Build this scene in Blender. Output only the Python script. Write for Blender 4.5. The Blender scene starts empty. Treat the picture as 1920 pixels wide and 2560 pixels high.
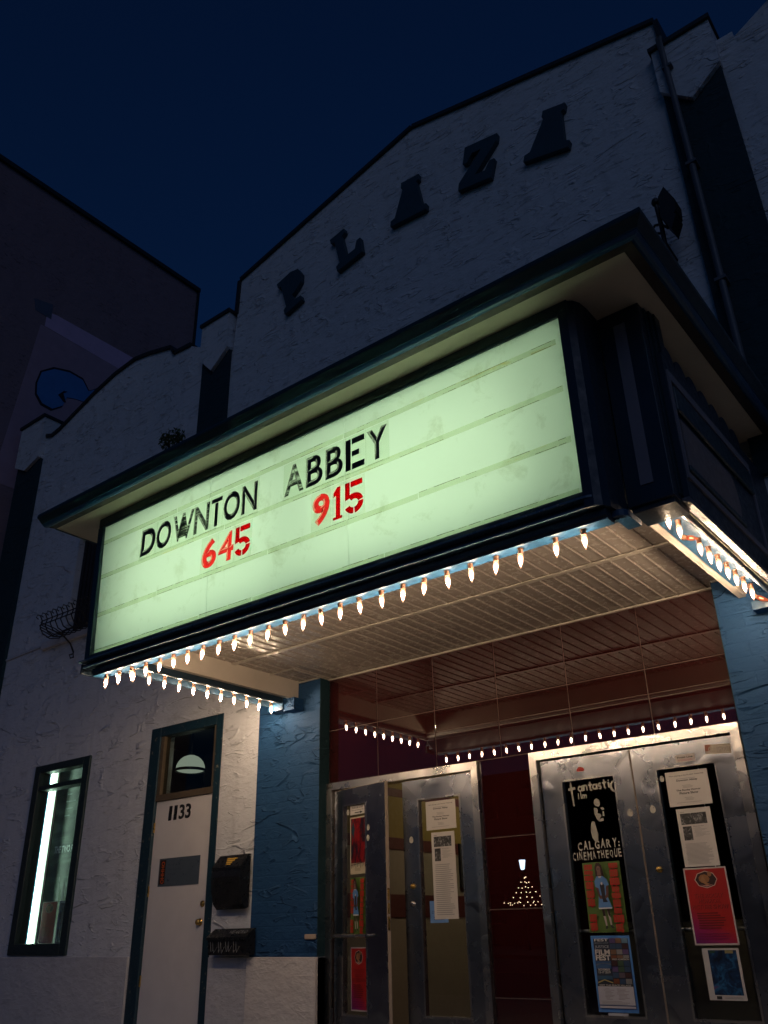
import bpy, bmesh, math, random
from mathutils import Vector, Matrix, noise
R = random.Random(7)
sc = bpy.context.scene
COL = sc.collection
rad = math.radians

# ---------------------------------------------------------------- camera
cd = bpy.data.cameras.new('camera'); cam = bpy.data.objects.new('camera', cd); COL.objects.link(cam)
cd.sensor_fit = 'HORIZONTAL'; cd.sensor_width = 36; cd.lens = 39.79; cd.clip_end = 500; cd.clip_start = .05
yaw, pit, rol = rad(-37.781), rad(26.236), rad(-1.344)
F = Vector((math.sin(yaw)*math.cos(pit), math.cos(yaw)*math.cos(pit), math.sin(pit)))
rt = Vector((math.cos(yaw), -math.sin(yaw), 0)); up = rt.cross(F)
RR = rt*math.cos(rol) + up*math.sin(rol); UU = -rt*math.sin(rol) + up*math.cos(rol)
m = Matrix((RR, UU, -F)).transposed().to_4x4(); m.translation = Vector((0, -6, 1)); cam.matrix_world = m
sc.camera = cam

# ---------------------------------------------------------------- world, added fill light, exposure
w = bpy.data.worlds.new('World'); sc.world = w; w.use_nodes = True
wn = w.node_tree; bg = wn.nodes['Background']
sky = wn.nodes.new('ShaderNodeTexSky'); sky.sky_type = 'NISHITA'; sky.sun_disc = False
sky.sun_elevation = rad(-2.0); sky.sun_rotation = rad(150); sky.altitude = 1000; sky.dust_density = .3; sky.ozone_density = 3
tn = wn.nodes.new('ShaderNodeMix'); tn.data_type = 'RGBA'; tn.blend_type = 'MULTIPLY'; tn.inputs[0].default_value = 1; tn.inputs[7].default_value = (.34, 1.15, 1.5, 1)
wn.links.new(sky.outputs[0], tn.inputs[6]); wn.links.new(tn.outputs[2], bg.inputs[0]); bg.inputs[1].default_value = .15
sd = bpy.data.lights.new('facade_fill', 'SUN'); sd.energy = .125; sd.angle = rad(35); sd.color = (.56, .64, .95)  # added soft sun that lifts the facades, standing in for sky and street glow
so = bpy.data.objects.new('facade_fill', sd); COL.objects.link(so); so.rotation_euler = (rad(58), 0, rad(38))
vs = sc.view_settings; sc.display_settings.display_device = 'sRGB'
vs.view_transform = 'Standard'; vs.look = 'None'; vs.exposure = 0; vs.gamma = 1; vs.use_curve_mapping = False
cy = sc.cycles
cy.use_denoising = True; cy.max_bounces = 7; cy.diffuse_bounces = 3; cy.glossy_bounces = 4; cy.transparent_max_bounces = 8
cy.transmission_bounces = 4; cy.use_light_tree = True; cy.sample_clamp_indirect = 4; cy.caustics_reflective = False; cy.caustics_refractive = False

# ---------------------------------------------------------------- helpers
def tag(o, label=None, cat=None, group=None, kind=None):
    if label: o['label'] = label
    if cat: o['category'] = cat
    if group: o['group'] = group
    if kind: o['kind'] = kind
    return o
def wloc(o):
    v = Vector((0, 0, 0))
    while o is not None: v = v + o.location; o = o.parent
    return v
def empty(name, loc, label=None, cat=None, group=None):
    o = bpy.data.objects.new(name, None); COL.objects.link(o); o.location = loc; o.empty_display_size = .1
    return tag(o, label, cat, group)
class MB:
    """collects geometry in world coordinates, then links it as one mesh object"""
    def __init__(s): s.v = []; s.f = []; s.m = []; s.sm = []
    def add(s, vs, fs, m=0, sm=False):
        n = len(s.v); s.v += [tuple(p) for p in vs]; s.f += [tuple(n+i for i in f) for f in fs]
        s.m += [m]*len(fs); s.sm += [sm]*len(fs); return s
    def box(s, x0, x1, y0, y1, z0, z1, m=0, b=0):
        if b:
            bm = bmesh.new(); bmesh.ops.create_cube(bm, size=1)
            for v in bm.verts: v.co = Vector(((x0+x1)/2+v.co.x*(x1-x0), (y0+y1)/2+v.co.y*(y1-y0), (z0+z1)/2+v.co.z*(z1-z0)))
            bmesh.ops.bevel(bm, geom=bm.edges[:], offset=b, segments=2, affect='EDGES', profile=.5)
            bm.verts.index_update(); s.add([v.co for v in bm.verts], [[v.index for v in f.verts] for f in bm.faces], m); bm.free(); return s
        v = [(x, y, z) for z in (z0, z1) for y in (y0, y1) for x in (x0, x1)]
        return s.add(v, [(0, 2, 3, 1), (4, 5, 7, 6), (0, 1, 5, 4), (2, 6, 7, 3), (0, 4, 6, 2), (1, 3, 7, 5)], m)
    def prism(s, poly, ax, a, b, m=0, sm=False, caps=True):
        """poly in the plane across axis ax ('x': (y,z), 'y': (x,z), 'z': (x,y))"""
        mk = {'x': lambda p, t: (t, p[0], p[1]), 'y': lambda p, t: (p[0], t, p[1]), 'z': lambda p, t: (p[0], p[1], t)}[ax]
        ar = sum(poly[i][0]*poly[(i+1) % len(poly)][1]-poly[(i+1) % len(poly)][0]*poly[i][1] for i in range(len(poly)))
        if ar < 0: poly = poly[::-1]
        n = len(poly); v = [mk(p, a) for p in poly]+[mk(p, b) for p in poly]
        fl = (ax == 'y')
        side = [(i, (i+1) % n, (i+1) % n+n, i+n) for i in range(n)]
        if (b < a) != fl: side = [f[::-1] for f in side]
        s.add(v, side, m, sm)
        if caps:
            c = [tuple(range(n))[::-1], tuple(range(n, 2*n))]
            if (b < a) != fl: c = [q[::-1] for q in c]
            s.add(v, c, m)
        return s
    def tube(s, pts, r, n=8, m=0, cap=True):
        pts = [Vector(p) for p in pts]; rings = []
        for i, p in enumerate(pts):
            d = (pts[min(i+1, len(pts)-1)]-pts[max(i-1, 0)]).normalized()
            a = d.cross(Vector((0, 0, 1)));  a = a if a.length > .05 else d.cross(Vector((0, 1, 0))); a.normalize(); bb = d.cross(a)
            rr = r[i] if isinstance(r, (list, tuple)) else r
            rings.append([p+(a*math.cos(2*math.pi*k/n)+bb*math.sin(2*math.pi*k/n))*rr for k in range(n)])
        v = [q for g in rings for q in g]
        f = [(i*n+k, i*n+(k+1) % n, (i+1)*n+(k+1) % n, (i+1)*n+k) for i in range(len(pts)-1) for k in range(n)]
        s.add(v, f, m, True)
        if cap: s.add(v, [tuple(range(n))[::-1], tuple(range(len(v)-n, len(v)))], m)
        return s
    def lathe(s, prof, c, n=16, m=0, ax='z'):
        """profile (radius, height) about an axis through c"""
        v = []
        for r, h in prof:
            for k in range(n):
                a = 2*math.pi*k/n; q = (r*math.cos(a), r*math.sin(a), h)
                if ax == 'y': q = (q[0], -q[2], q[1])
                v.append((c[0]+q[0], c[1]+q[1], c[2]+q[2]))
        f = [(i*n+k, i*n+(k+1) % n, (i+1)*n+(k+1) % n, (i+1)*n+k) for i in range(len(prof)-1) for k in range(n)]
        return s.add(v, f, m, True)
    def build(s, name, mats, parent=None, origin=None, fix=True):
        if not isinstance(mats, (list, tuple)): mats = [mats]
        V = [Vector(p) for p in s.v]
        if origin is None:
            lo = [min(p[i] for p in V) for i in range(3)]; hi = [max(p[i] for p in V) for i in range(3)]
            origin = Vector(((lo[0]+hi[0])/2, (lo[1]+hi[1])/2, lo[2]))
        origin = Vector(origin)
        me = bpy.data.meshes.new(name); me.from_pydata([p-origin for p in V], [], s.f)
        for mt in mats: me.materials.append(mt)
        me.polygons.foreach_set('material_index', s.m); me.polygons.foreach_set('use_smooth', s.sm)
        if fix:
            bm = bmesh.new(); bm.from_mesh(me); bmesh.ops.recalc_face_normals(bm, faces=bm.faces[:]); bm.to_mesh(me); bm.free()
        me.update()
        o = bpy.data.objects.new(name, me); COL.objects.link(o); o.parent = parent
        o.location = origin-(wloc(parent) if parent else Vector((0, 0, 0)))
        return o
def dup(o, d, parent='same'):
    c = o.copy(); COL.objects.link(c); c.location = o.location+Vector(d)
    if parent != 'same': c.parent = parent
    for ch in list(o.children):
        g = ch.copy(); COL.objects.link(g); g.parent = c
    return c
def B(name, x0, x1, y0, y1, z0, z1, mat, parent=None, b=0): return MB().box(x0, x1, y0, y1, z0, z1, 0, b).build(name, mat, parent)

# ---------------------------------------------------------------- materials
def nmat(name):
    mt = bpy.data.materials.new(name); mt.use_nodes = True; nt = mt.node_tree
    return mt, nt, nt.nodes['Principled BSDF'], nt.nodes['Material Output']
def N(nt, t, **k):
    n = nt.nodes.new(t)
    for a, b in k.items(): setattr(n, a, b)
    return n
def pos(nt, sx=1, sy=1, sz=1):
    g = N(nt, 'ShaderNodeNewGeometry'); mp = N(nt, 'ShaderNodeMapping'); mp.inputs['Scale'].default_value = (sx, sy, sz)
    nt.links.new(g.outputs['Position'], mp.inputs['Vector']); return mp.outputs[0]
def noi(nt, vec, scale, detail=4, rough=.55, dist=0):
    n = N(nt, 'ShaderNodeTexNoise'); n.inputs['Scale'].default_value = scale; n.inputs['Detail'].default_value = detail
    n.inputs['Roughness'].default_value = rough; n.inputs['Distortion'].default_value = dist
    nt.links.new(vec, n.inputs['Vector']); return n.outputs['Fac']
def ramp(nt, fac, stops):
    r = N(nt, 'ShaderNodeValToRGB'); e = r.color_ramp.elements
    while len(e) < len(stops): e.new(.5)
    for el, (p, c) in zip(e, stops):
        el.position = p; el.color = (c, c, c, 1) if isinstance(c, (int, float)) else (*c, 1)
    nt.links.new(fac, r.inputs[0]); return r.outputs[0]
def mixc(nt, fac, a, b, mode='MIX'):
    n = N(nt, 'ShaderNodeMix', data_type='RGBA', blend_type=mode)
    for i, v in ((0, fac), (6, a), (7, b)):
        if isinstance(v, (int, float)): n.inputs[i].default_value = v
        elif isinstance(v, tuple): n.inputs[i].default_value = (*v, 1)
        else: nt.links.new(v, n.inputs[i])
    return n.outputs[2]
def math_(nt, op, a, b=0.):
    n = N(nt, 'ShaderNodeMath', operation=op)
    for i, v in ((0, a), (1, b)):
        if isinstance(v, (int, float)): n.inputs[i].default_value = v
        else: nt.links.new(v, n.inputs[i])
    return n.outputs[0]
def bump(nt, h, strength, dist, bs):
    b = N(nt, 'ShaderNodeBump'); b.inputs['Strength'].default_value = strength; b.inputs['Distance'].default_value = dist
    nt.links.new(h, b.inputs['Height']); nt.links.new(b.outputs[0], bs.inputs['Normal']); return b
_c = {}
def paint(name, col, rough=.5, var=.15, metal=0, bumpy=.0, spec=.5, chips=None, chipcut=.66):
    if name in _c: return _c[name]
    mt, nt, bs, out = nmat(name)
    f = noi(nt, pos(nt), 6, 6)
    lo = tuple(c*(1-var) for c in col); hi = tuple(min(1, c*(1+var)) for c in col)
    c = mixc(nt, f, lo, hi)
    if chips:
        k = ramp(nt, noi(nt, pos(nt, 1, 1, 1), 14, 8, .7), [(chipcut-.02, 0), (chipcut+.02, 1)]); c = mixc(nt, k, c, chips)
    nt.links.new(c, bs.inputs['Base Color']); bs.inputs['Roughness'].default_value = rough; bs.inputs['Metallic'].default_value = metal
    bs.inputs['Specular IOR Level'].default_value = spec
    nt.links.new(ramp(nt, noi(nt, pos(nt), 25, 5), [(.3, max(0, rough-.1)), (.7, min(1, rough+.12))]), bs.inputs['Roughness'])
    if bumpy: bump(nt, noi(nt, pos(nt), 60, 5), .6, bumpy, bs)
    _c[name] = mt; return mt
def emit(name, col, st):
    if name in _c: return _c[name]
    mt, nt, bs, out = nmat(name); e = N(nt, 'ShaderNodeEmission'); e.inputs[0].default_value = (*col, 1); e.inputs[1].default_value = st
    nt.links.new(e.outputs[0], out.inputs[0]); _c[name] = mt; return mt
def flat(col, rough=.6):
    k = 'print_%02x%02x%02x' % tuple(int(c*255) for c in col)
    if k in _c: return _c[k]
    mt, nt, bs, out = nmat(k); bs.inputs['Base Color'].default_value = (*col, 1); bs.inputs['Roughness'].default_value = rough
    _c[k] = mt; return mt
def stucco(name, col, dirt=(.20, .19, .16), crack=1., brick=0., dirtamt=.45, flake=None):
    """trowelled stucco: short horizontal ridges, pits, dirt"""
    mt, nt, bs, out = nmat(name)
    big = noi(nt, pos(nt, 1, 1, 1), 1.1, 6, .6)
    c = mixc(nt, big, tuple(x*.80 for x in col), col)
    st = noi(nt, pos(nt, 1.2, 1, 3.2), 3.2, 9, .72, .6)
    c = mixc(nt, math_(nt, 'MULTIPLY', ramp(nt, st, [(.56, 0), (.72, 1)]), dirtamt), c, dirt)
    sk = noi(nt, pos(nt, 3.2, 1, .35), 2.4, 5, .6)       # rain streaks
    c = mixc(nt, math_(nt, 'MULTIPLY', ramp(nt, sk, [(.54, 0), (.75, 1)]), .35), c, tuple(x*.55 for x in col))
    g_ = N(nt, 'ShaderNodeNewGeometry'); s3 = N(nt, 'ShaderNodeSeparateXYZ'); nt.links.new(g_.outputs['Position'], s3.inputs[0])
    hi_ = ramp(nt, math_(nt, 'MULTIPLY', s3.outputs[2], .1), [(.38, 0), (.62, 1)])
    sp_ = math_(nt, 'MULTIPLY', ramp(nt, noi(nt, pos(nt, 1, 1, 2.6), 9, 8, .75, .8), [(.55, 0), (.63, 1)]), ramp(nt, noi(nt, pos(nt), 1.6, 3), [(.42, 0), (.60, 1)]))
    c = mixc(nt, math_(nt, 'MULTIPLY', math_(nt, 'MULTIPLY', sp_, hi_), .75), c, tuple(x*.35 for x in dirt))
    if flake:
        k = ramp(nt, noi(nt, pos(nt), 9, 9, .75), [(.69, 0), (.71, 1)]); c = mixc(nt, k, c, flake)
    nt.links.new(c, bs.inputs['Base Color']); bs.inputs['Roughness'].default_value = .72
    bs.inputs['Specular IOR Level'].default_value = .35
    # ridges are contour lines of a stretched noise, masked
    n1 = noi(nt, pos(nt, 1, 1, 3.4), 1.25, 2, .45, .8)
    line = ramp(nt, n1, [(.44, 0), (.492, 1), (.499, .1), (.56, 0)])
    n2 = noi(nt, pos(nt, 1, 1, 3.0), 2.9, 2, .5, .7)
    line2 = ramp(nt, n2, [(.56, 0), (.600, .8), (.608, .05), (.64, 0)])
    mask = ramp(nt, noi(nt, pos(nt), 4.3, 3), [(.46, 0), (.60, 1)])
    h = math_(nt, 'MULTIPLY', math_(nt, 'ADD', line, line2), math_(nt, 'MULTIPLY', mask, .95*crack))
    fine = math_(nt, 'MULTIPLY', noi(nt, pos(nt, 1, 1, 1.6), 22, 6, .6), .35)
    med = math_(nt, 'MULTIPLY', noi(nt, pos(nt, 1, 1, 1.5), 5, 3, .5), .9)
    h = math_(nt, 'ADD', math_(nt, 'ADD', h, fine), med)
    if brick:
        bt = N(nt, 'ShaderNodeTexBrick'); bt.inputs['Scale'].default_value = 1; bt.inputs['Brick Width'].default_value = .30; bt.inputs['Row Height'].default_value = .105
        bt.inputs['Mortar Size'].default_value = .010; bt.inputs['Mortar Smooth'].default_value = 1; bt.inputs['Color1'].default_value = bt.inputs['Color2'].default_value = (1, 1, 1, 1); bt.inputs['Mortar'].default_value = (0, 0, 0, 1)
        g = N(nt, 'ShaderNodeNewGeometry'); sp = N(nt, 'ShaderNodeSeparateXYZ'); cb = N(nt, 'ShaderNodeCombineXYZ')
        nt.links.new(g.outputs['Position'], sp.inputs[0]); nt.links.new(sp.outputs[0], cb.inputs[0]); nt.links.new(sp.outputs[2], cb.inputs[1]); nt.links.new(cb.outputs[0], bt.inputs['Vector'])
        h = math_(nt, 'ADD', h, math_(nt, 'MULTIPLY', bt.outputs['Color'], brick))
    bump(nt, h, .8, .021, bs)
    return mt
def steel(name, col=(.36, .375, .41), rough=.25):
    mt, nt, bs, out = nmat(name)
    f = noi(nt, pos(nt, 1, 1, .6), 7, 6, .65); bs.inputs['Metallic'].default_value = 1
    nt.links.new(mixc(nt, f, tuple(c*.82 for c in col), col), bs.inputs['Base Color'])
    nt.links.new(ramp(nt, noi(nt, pos(nt), 4, 5), [(.3, rough-.04), (.7, rough+.06)]), bs.inputs['Roughness'])
    d = math_(nt, 'ADD', math_(nt, 'MULTIPLY', noi(nt, pos(nt, 1, 1, 1), 2.6, 1, .5, .2), 1.0), math_(nt, 'MULTIPLY', ramp(nt, noi(nt, pos(nt, 1, 1, .9), 7, 0, .5, 0), [(.60, 0), (.85, 1)]), .35))
    br = math_(nt, 'MULTIPLY', noi(nt, pos(nt, 90, 90, 3), 3, 2), .035)
    bump(nt, math_(nt, 'ADD', d, br), .5, .010, bs)
    bs.inputs['Anisotropic'].default_value = .6; return mt
def glass(name, tint=(.92, .95, .94), ior=1.5, rough=.0):
    mt, nt, bs, out = nmat(name); t = N(nt, 'ShaderNodeBsdfTransparent'); t.inputs[0].default_value = (*tint, 1)
    g = N(nt, 'ShaderNodeBsdfGlossy'); g.inputs['Roughness'].default_value = rough; lw_ = N(nt, 'ShaderNodeLayerWeight'); lw_.inputs[0].default_value = .5; f5 = math_(nt, 'POWER', lw_.outputs['Facing'], 4.0); fr_ = math_(nt, 'ADD', math_(nt, 'MULTIPLY', f5, .9), .045)
    mx = N(nt, 'ShaderNodeMixShader'); nt.links.new(fr_, mx.inputs[0]); nt.links.new(t.outputs[0], mx.inputs[1]); nt.links.new(g.outputs[0], mx.inputs[2])
    nt.links.new(mx.outputs[0], out.inputs[0]); return mt

M_ST = stucco('white_stucco', (.73, .75, .79))
M_DADO = stucco('plaster_dado', (.61, .61, .64), crack=.12, dirtamt=.4)
M_DADO2 = stucco('plaster_dado_clean', (.76, .72, .69), crack=.1, dirtamt=.25)
M_BLUE = stucco('blue_painted_brick', (.015, .072, .185), dirt=(.008, .035, .09), brick=.10, crack=1.5, flake=None, dirtamt=.4)
M_TEALW = stucco('dark_teal_wall_paint', (.012, .045, .060), dirt=(.01, .03, .04), crack=.5)
M_TEAL = paint('teal_gloss_paint', (.008, .034, .050), .42, .3, bumpy=.0015)
M_TEALF = paint('teal_peeling_paint', (.008, .034, .055), .5, .3, chips=(.16, .15, .12), bumpy=.003, chipcut=.62)
M_NAVY = paint('navy_sheet_metal', (.010, .026, .045), .42, .3, bumpy=.002)
M_CH = paint('blue_channel_paint', (.014, .062, .13), .45, .25, chips=(.03, .06, .09), chipcut=.66, bumpy=.003)
M_LEDGE = paint('worn_blue_ledge_paint', (.06, .13, .20), .32, .4, chips=(.38, .36, .33), chipcut=.64, bumpy=.004)
M_CREAM = paint('cream_soffit_paint', (.72, .66, .50), .65, .14, bumpy=.002)
M_BEAM = paint('cream_beam_paint', (.56, .50, .43), .6, .12, chips=(.22, .19, .15), chipcut=.74, bumpy=.002)
M_VINYL = paint('beige_vinyl_soffit', (.42, .375, .335), .22, .08)
M_VTRIM = paint('beige_vinyl_trim', (.50, .46, .40), .34, .08)
M_PEEL = paint('peeling_silver_paint', (.12, .125, .15), .45, .4, chips=(.12, .06, .03), chipcut=.68, bumpy=.02)
M_DARK = paint('dark_backing', (.02, .02, .022), .7)
M_COP = paint('dark_metal_coping', (.012, .020, .026), .5, .3)
M_STEEL = steel('brushed_stainless_steel'); M_STEEL2 = steel('polished_steel_trim', (.58, .56, .54), .26)
M_GLASS = glass('door_glass'); M_GLASSD = glass('dusty_transom_glass', (.7, .72, .7), 1.5, .02)
M_BRASS = paint('brass', (.62, .40, .12), .28, .2, metal=1)
M_IRON = paint('black_iron', (.012, .013, .015), .5, .3)
M_BLK = paint('black_enamel', (.012, .013, .015), .30, .2)
M_WDOOR = paint('white_door_paint', (.72, .69, .69), .42, .08, chips=(.30, .28, .26), chipcut=.76)
M_GREYP = paint('grey_unlit_sign_panel', (.20, .17, .17), .5, .1)
M_LGREY = paint('pale_unlit_strip', (.20, .19, .22), .5, .1)
M_EDGE = paint('cream_door_edge', (.50, .40, .31), .6, .2, bumpy=.002)
M_PIPE = paint('weathered_pipe_paint', (.10, .11, .13), .5, .3)
M_WHITE = paint('white_box_interior', (.85, .88, .85), .6, .03)

def tile_mat():
    mt, nt, bs, out = nmat('burgundy_structural_glass')
    c = mixc(nt, noi(nt, pos(nt), 1.7, 4), (.020, .0028, .0032), (.040, .006, .006))
    nt.links.new(c, bs.inputs['Base Color']); bs.inputs['Roughness'].default_value = .008; bs.inputs['Specular IOR Level'].default_value = .75
    bs.inputs['IOR'].default_value = 1.6
    bump(nt, noi(nt, pos(nt), 1.6, 1), .05, .01, bs); return mt
M_TILE = tile_mat()
M_GROUT = paint('pale_grout', (.13, .10, .085), .8, .3)

# acrylic of the letter board: real light from the tubes behind shines through it
def acrylic(name, col, dirt, cut, fac=.28):
    mt, nt, bs, out = nmat(name)
    d1 = ramp(nt, noi(nt, pos(nt, 1, 1, 1), 3.4, 9, .7, .4), [(cut, 0), (cut+.16, 1)])
    d2 = noi(nt, pos(nt, 1, 1, 1), .8, 4)
    c = mixc(nt, math_(nt, 'MULTIPLY', d1, .45), mixc(nt, d2, tuple(x*.93 for x in col), col), dirt)
    tr = N(nt, 'ShaderNodeBsdfTranslucent'); nt.links.new(c, tr.inputs[0]); nt.links.new(c, bs.inputs['Base Color']); bs.inputs['Roughness'].default_value = .35
    mx = N(nt, 'ShaderNodeMixShader'); mx.inputs[0].default_value = fac
    nt.links.new(tr.outputs[0], mx.inputs[1]); nt.links.new(bs.outputs[0], mx.inputs[2]); nt.links.new(mx.outputs[0], out.inputs[0]); return mt
M_ACR = acrylic('milky_acrylic', (.82, .86, .79), (.36, .38, .26), .57)
def film(name, col, col2=None, cut=(.45, .65), scale=5, gloss=.03, sx=1, sz=1):
    """clear plastic film that tints what shines through it"""
    mt, nt, bs, out = nmat(name); t = N(nt, 'ShaderNodeBsdfTransparent')
    if col2: nt.links.new(mixc(nt, ramp(nt, noi(nt, pos(nt, sx, 1, sz), scale, 8, .7, .5), [(cut[0], 0), (cut[1], 1)]), col, col2), t.inputs[0])
    else: t.inputs[0].default_value = (*col, 1)
    g = N(nt, 'ShaderNodeBsdfGlossy'); g.inputs['Roughness'].default_value = .2; mx = N(nt, 'ShaderNodeMixShader'); mx.inputs[0].default_value = gloss
    nt.links.new(t.outputs[0], mx.inputs[1]); nt.links.new(g.outputs[0], mx.inputs[2]); nt.links.new(mx.outputs[0], out.inputs[0]); return mt
M_RAIL = film('yellowed_rail', (.88, .90, .82), (.86, .76, .48), (.56, .74), 2.2, .03, 1, 6)
M_RDIRT = film('rail_grime', (.30, .30, .18), (.75, .75, .6), (.4, .6), 20)
def clearplate():
    mt, nt, bs, out = nmat('clear_letter_plate'); t = N(nt, 'ShaderNodeBsdfTransparent'); t.inputs[0].default_value = (.94, .96, .92, 1)
    g = N(nt, 'ShaderNodeBsdfGlossy'); g.inputs['Roughness'].default_value = .15; mx = N(nt, 'ShaderNodeMixShader'); mx.inputs[0].default_value = .025
    nt.links.new(t.outputs[0], mx.inputs[1]); nt.links.new(g.outputs[0], mx.inputs[2]); nt.links.new(mx.outputs[0], out.inputs[0]); return mt
M_PLATE = clearplate()
TUBE_E = 27.0; BULB_E = 390.0
M_TUBE = emit('fluorescent_tube', (.80, 1.0, .74), TUBE_E)
def envelope(name, col, st, tr):
    mt, nt, bs, out = nmat(name); t = N(nt, 'ShaderNodeBsdfTransparent'); t.inputs[0].default_value = (*tr, 1); e = N(nt, 'ShaderNodeEmission'); e.inputs[0].default_value = (*col, 1); e.inputs[1].default_value = st
    a = N(nt, 'ShaderNodeAddShader'); nt.links.new(t.outputs[0], a.inputs[0]); nt.links.new(e.outputs[0], a.inputs[1]); nt.links.new(a.outputs[0], out.inputs[0]); return mt
M_BULB = emit('warm_glowing_core', (1, .75, .53), BULB_E); M_ENV = envelope('peach_bulb_glass', (1, .52, .30), .95, (.96, .92, .86))
M_BULBD = emit('dim_glowing_core', (1, .60, .35), 6.0); M_ENVD = envelope('amber_bulb_glass', (1, .26, .12), .30, (.85, .5, .35))

# ---------------------------------------------------------------- text
_tc = {}
def text_geo(txt, bevel=0, offset=0, extrude=0, shear=0, spacing=1):
    k = (txt, bevel, offset, extrude, shear, spacing)
    if k in _tc: return _tc[k]
    cu = bpy.data.curves.new('t', 'FONT'); cu.body = txt; cu.size = 1; cu.offset = offset; cu.extrude = extrude; cu.shear = shear; cu.space_character = spacing
    cu.bevel_depth = bevel; cu.bevel_resolution = 0; cu.resolution_u = 4
    ob = bpy.data.objects.new('t', cu); COL.objects.link(ob); dg = bpy.context.evaluated_depsgraph_get()
    me = bpy.data.meshes.new_from_object(ob.evaluated_get(dg))
    v = [p.co.copy() for p in me.vertices]; f = [tuple(p.vertices) for p in me.polygons]; n = [p.normal.copy() for p in me.polygons]
    bpy.data.objects.remove(ob); bpy.data.curves.remove(cu); bpy.data.meshes.remove(me)
    _tc[k] = (v, f, n); return _tc[k]
def put_text(mb, txt, x0, z0, h, y, mt=0, width=None, offset=0.0, shear=0, align='l', rot=0, spacing=1, capz=None):
    """flat lettering facing -y; h = height of the text's bounding box"""
    v, f, n = text_geo(txt, 0, offset, 0, shear, spacing)
    if not v: return
    lx = min(p.x for p in v); hx = max(p.x for p in v); ly = min(p.y for p in v); hy = max(p.y for p in v)
    sy = h/(hy-ly); sx = width/(hx-lx) if width else sy
    wd = (hx-lx)*sx; ox = {'l': 0, 'c': -wd/2, 'r': -wd}[align]
    cr, sr = math.cos(rot), math.sin(rot)
    P = []
    for p in v:
        a = (p.x-lx)*sx+ox; b = (p.y-ly)*sy
        P.append((x0+a*cr-b*sr, y, z0+a*sr+b*cr))
    mb.add(P, f, mt)

# =========================================================== GROUND
def slab(name, x0, x1, y0, y1, z0, z1, mt): return tag(B(name, x0, x1, y0, y1, z0, z1, mt), kind='structure')
M_ASPH = paint('asphalt', (.05, .05, .052), .85, .3, bumpy=.004); M_CONC = paint('concrete_paving', (.26, .25, .24), .85, .2, bumpy=.003)
slab('ground', -150, 150, -150, 150, -1.0, -.16, M_ASPH)
slab('road', -120, 120, -27, -7.2, -.158, -.13, M_ASPH)
for k in range(22):
    if k == 0: pv = B('paving_slab', -13.4, -12.004, -7.0, -.03, -.12, 0, M_CONC); tag(pv, kind='structure')
    else: dup(pv, (1.4*k, 0, 0))
slab('kerb', -30, 30, -7.2, -7.004, -.15, .004, paint('kerb_concrete', (.32, .31, .29), .8))
slab('far_pavement', -80, 40, -44, -27, -.15, .0, M_ASPH)
slab('road_marking', -60, 60, -17.1, -16.96, -.128, -.126, paint('road_paint', (.6, .5, .1), .7))

# =========================================================== THEATRE BUILDING
TH = empty('theatre_building', (-4.08, 0, 0), 'white stucco cinema with a stepped gable, dark teal piers and a burgundy tiled entrance', 'building')
Y0, Y1 = 0.0, .32
# openings (x0,x1,z0,z1)
OPEN = [(-5.47, -1.67, -1, 3.24), (-8.03, -6.84, -1, 3.09), (-10.96, -8.88, .6, 3.22), (-10.13, -8.95, 4.65, 6.12), (-.3+.0, .9, .83, 2.95)]
xs = sorted({-12.3, 4.14} | {a for o in OPEN for a in o[:2]}); zs = sorted({0, 7.6} | {a for o in OPEN for a in o[2:] if a > 0})
mb = MB()
for i in range(len(xs)-1):
    run = None
    for j in range(len(zs)-1):
        cx, cz = (xs[i]+xs[i+1])/2, (zs[j]+zs[j+1])/2
        hole = any(o[0] < cx < o[1] and o[2] < cz < o[3] for o in OPEN)
        if not hole and run is None: run = zs[j]
        if (hole or j == len(zs)-2) and run is not None:
            mb.box(xs[i], xs[i+1], Y0, Y1, run, zs[j] if hole else zs[j+1]); run = None
def hump(xa, xb, za, zb):
    """wavy parapet between two piers, from the inner pier xa outwards to xb"""
    pts = [(-7.66, 8.22), (-8.0, 8.42), (-8.38, 8.45), (-8.47, 8.60), (-9.0, 8.74), (-9.33, 8.80), (-9.8, 8.75), (-10.3, 8.62), (-10.84, 8.43), (-11.17, 8.31), (-11.4, 8.27), (-11.57, 8.33)]
    return pts
TOPL = hump(-7.66, -11.57, 0, 0); TOPR = [(-8.16-x, z) for x, z in TOPL]
GAB = [(-7.13, 7.6), (-7.03, 9.05), (-4.07, 9.77), (-1.13, 9.0), (-1.13, 7.6)]
mb.prism(GAB, 'y', Y0, Y1)
for tp in (TOPL, TOPR): mb.prism([(tp[0][0], 7.6)]+tp+[(tp[-1][0], 7.6)], 'y', Y0, Y1)
mb.box(-12.3, -11.57, Y0, Y1, 7.6, 8.3); mb.box(3.41, 4.14, Y0, Y1, 7.6, 8.3)
mb.box(-7.66, -7.13, Y0, Y1, 7.6, 8.3); mb.box(-1.13, -.5, Y0, Y1, 7.6, 8.3)
for a_ in ((-10.96, -10.305, .6, 3.22), (-9.145, -8.88, .6, 3.22), (-10.305, -9.145, .6, .83), (-10.305, -9.145, 2.95, 3.22)): mb.box(a_[0], a_[1], 0, .115, a_[2], a_[3])
mb.build('facade_wall', M_ST, TH)
B('rear_block', -12.2, 4.05, 4.8, 18, 0, 7.8, M_ST, TH)
B('side_wall', -12.28, -12.0, .33, 4.79, 0, 7.7, M_ST, TH); B('side_wall', 3.8, 4.1, .33, 4.79, 0, 7.7, M_ST, TH)
B('roof', -12.0, 3.8, .33, 4.79, 7.2, 7.4, M_DARK, TH)
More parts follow.
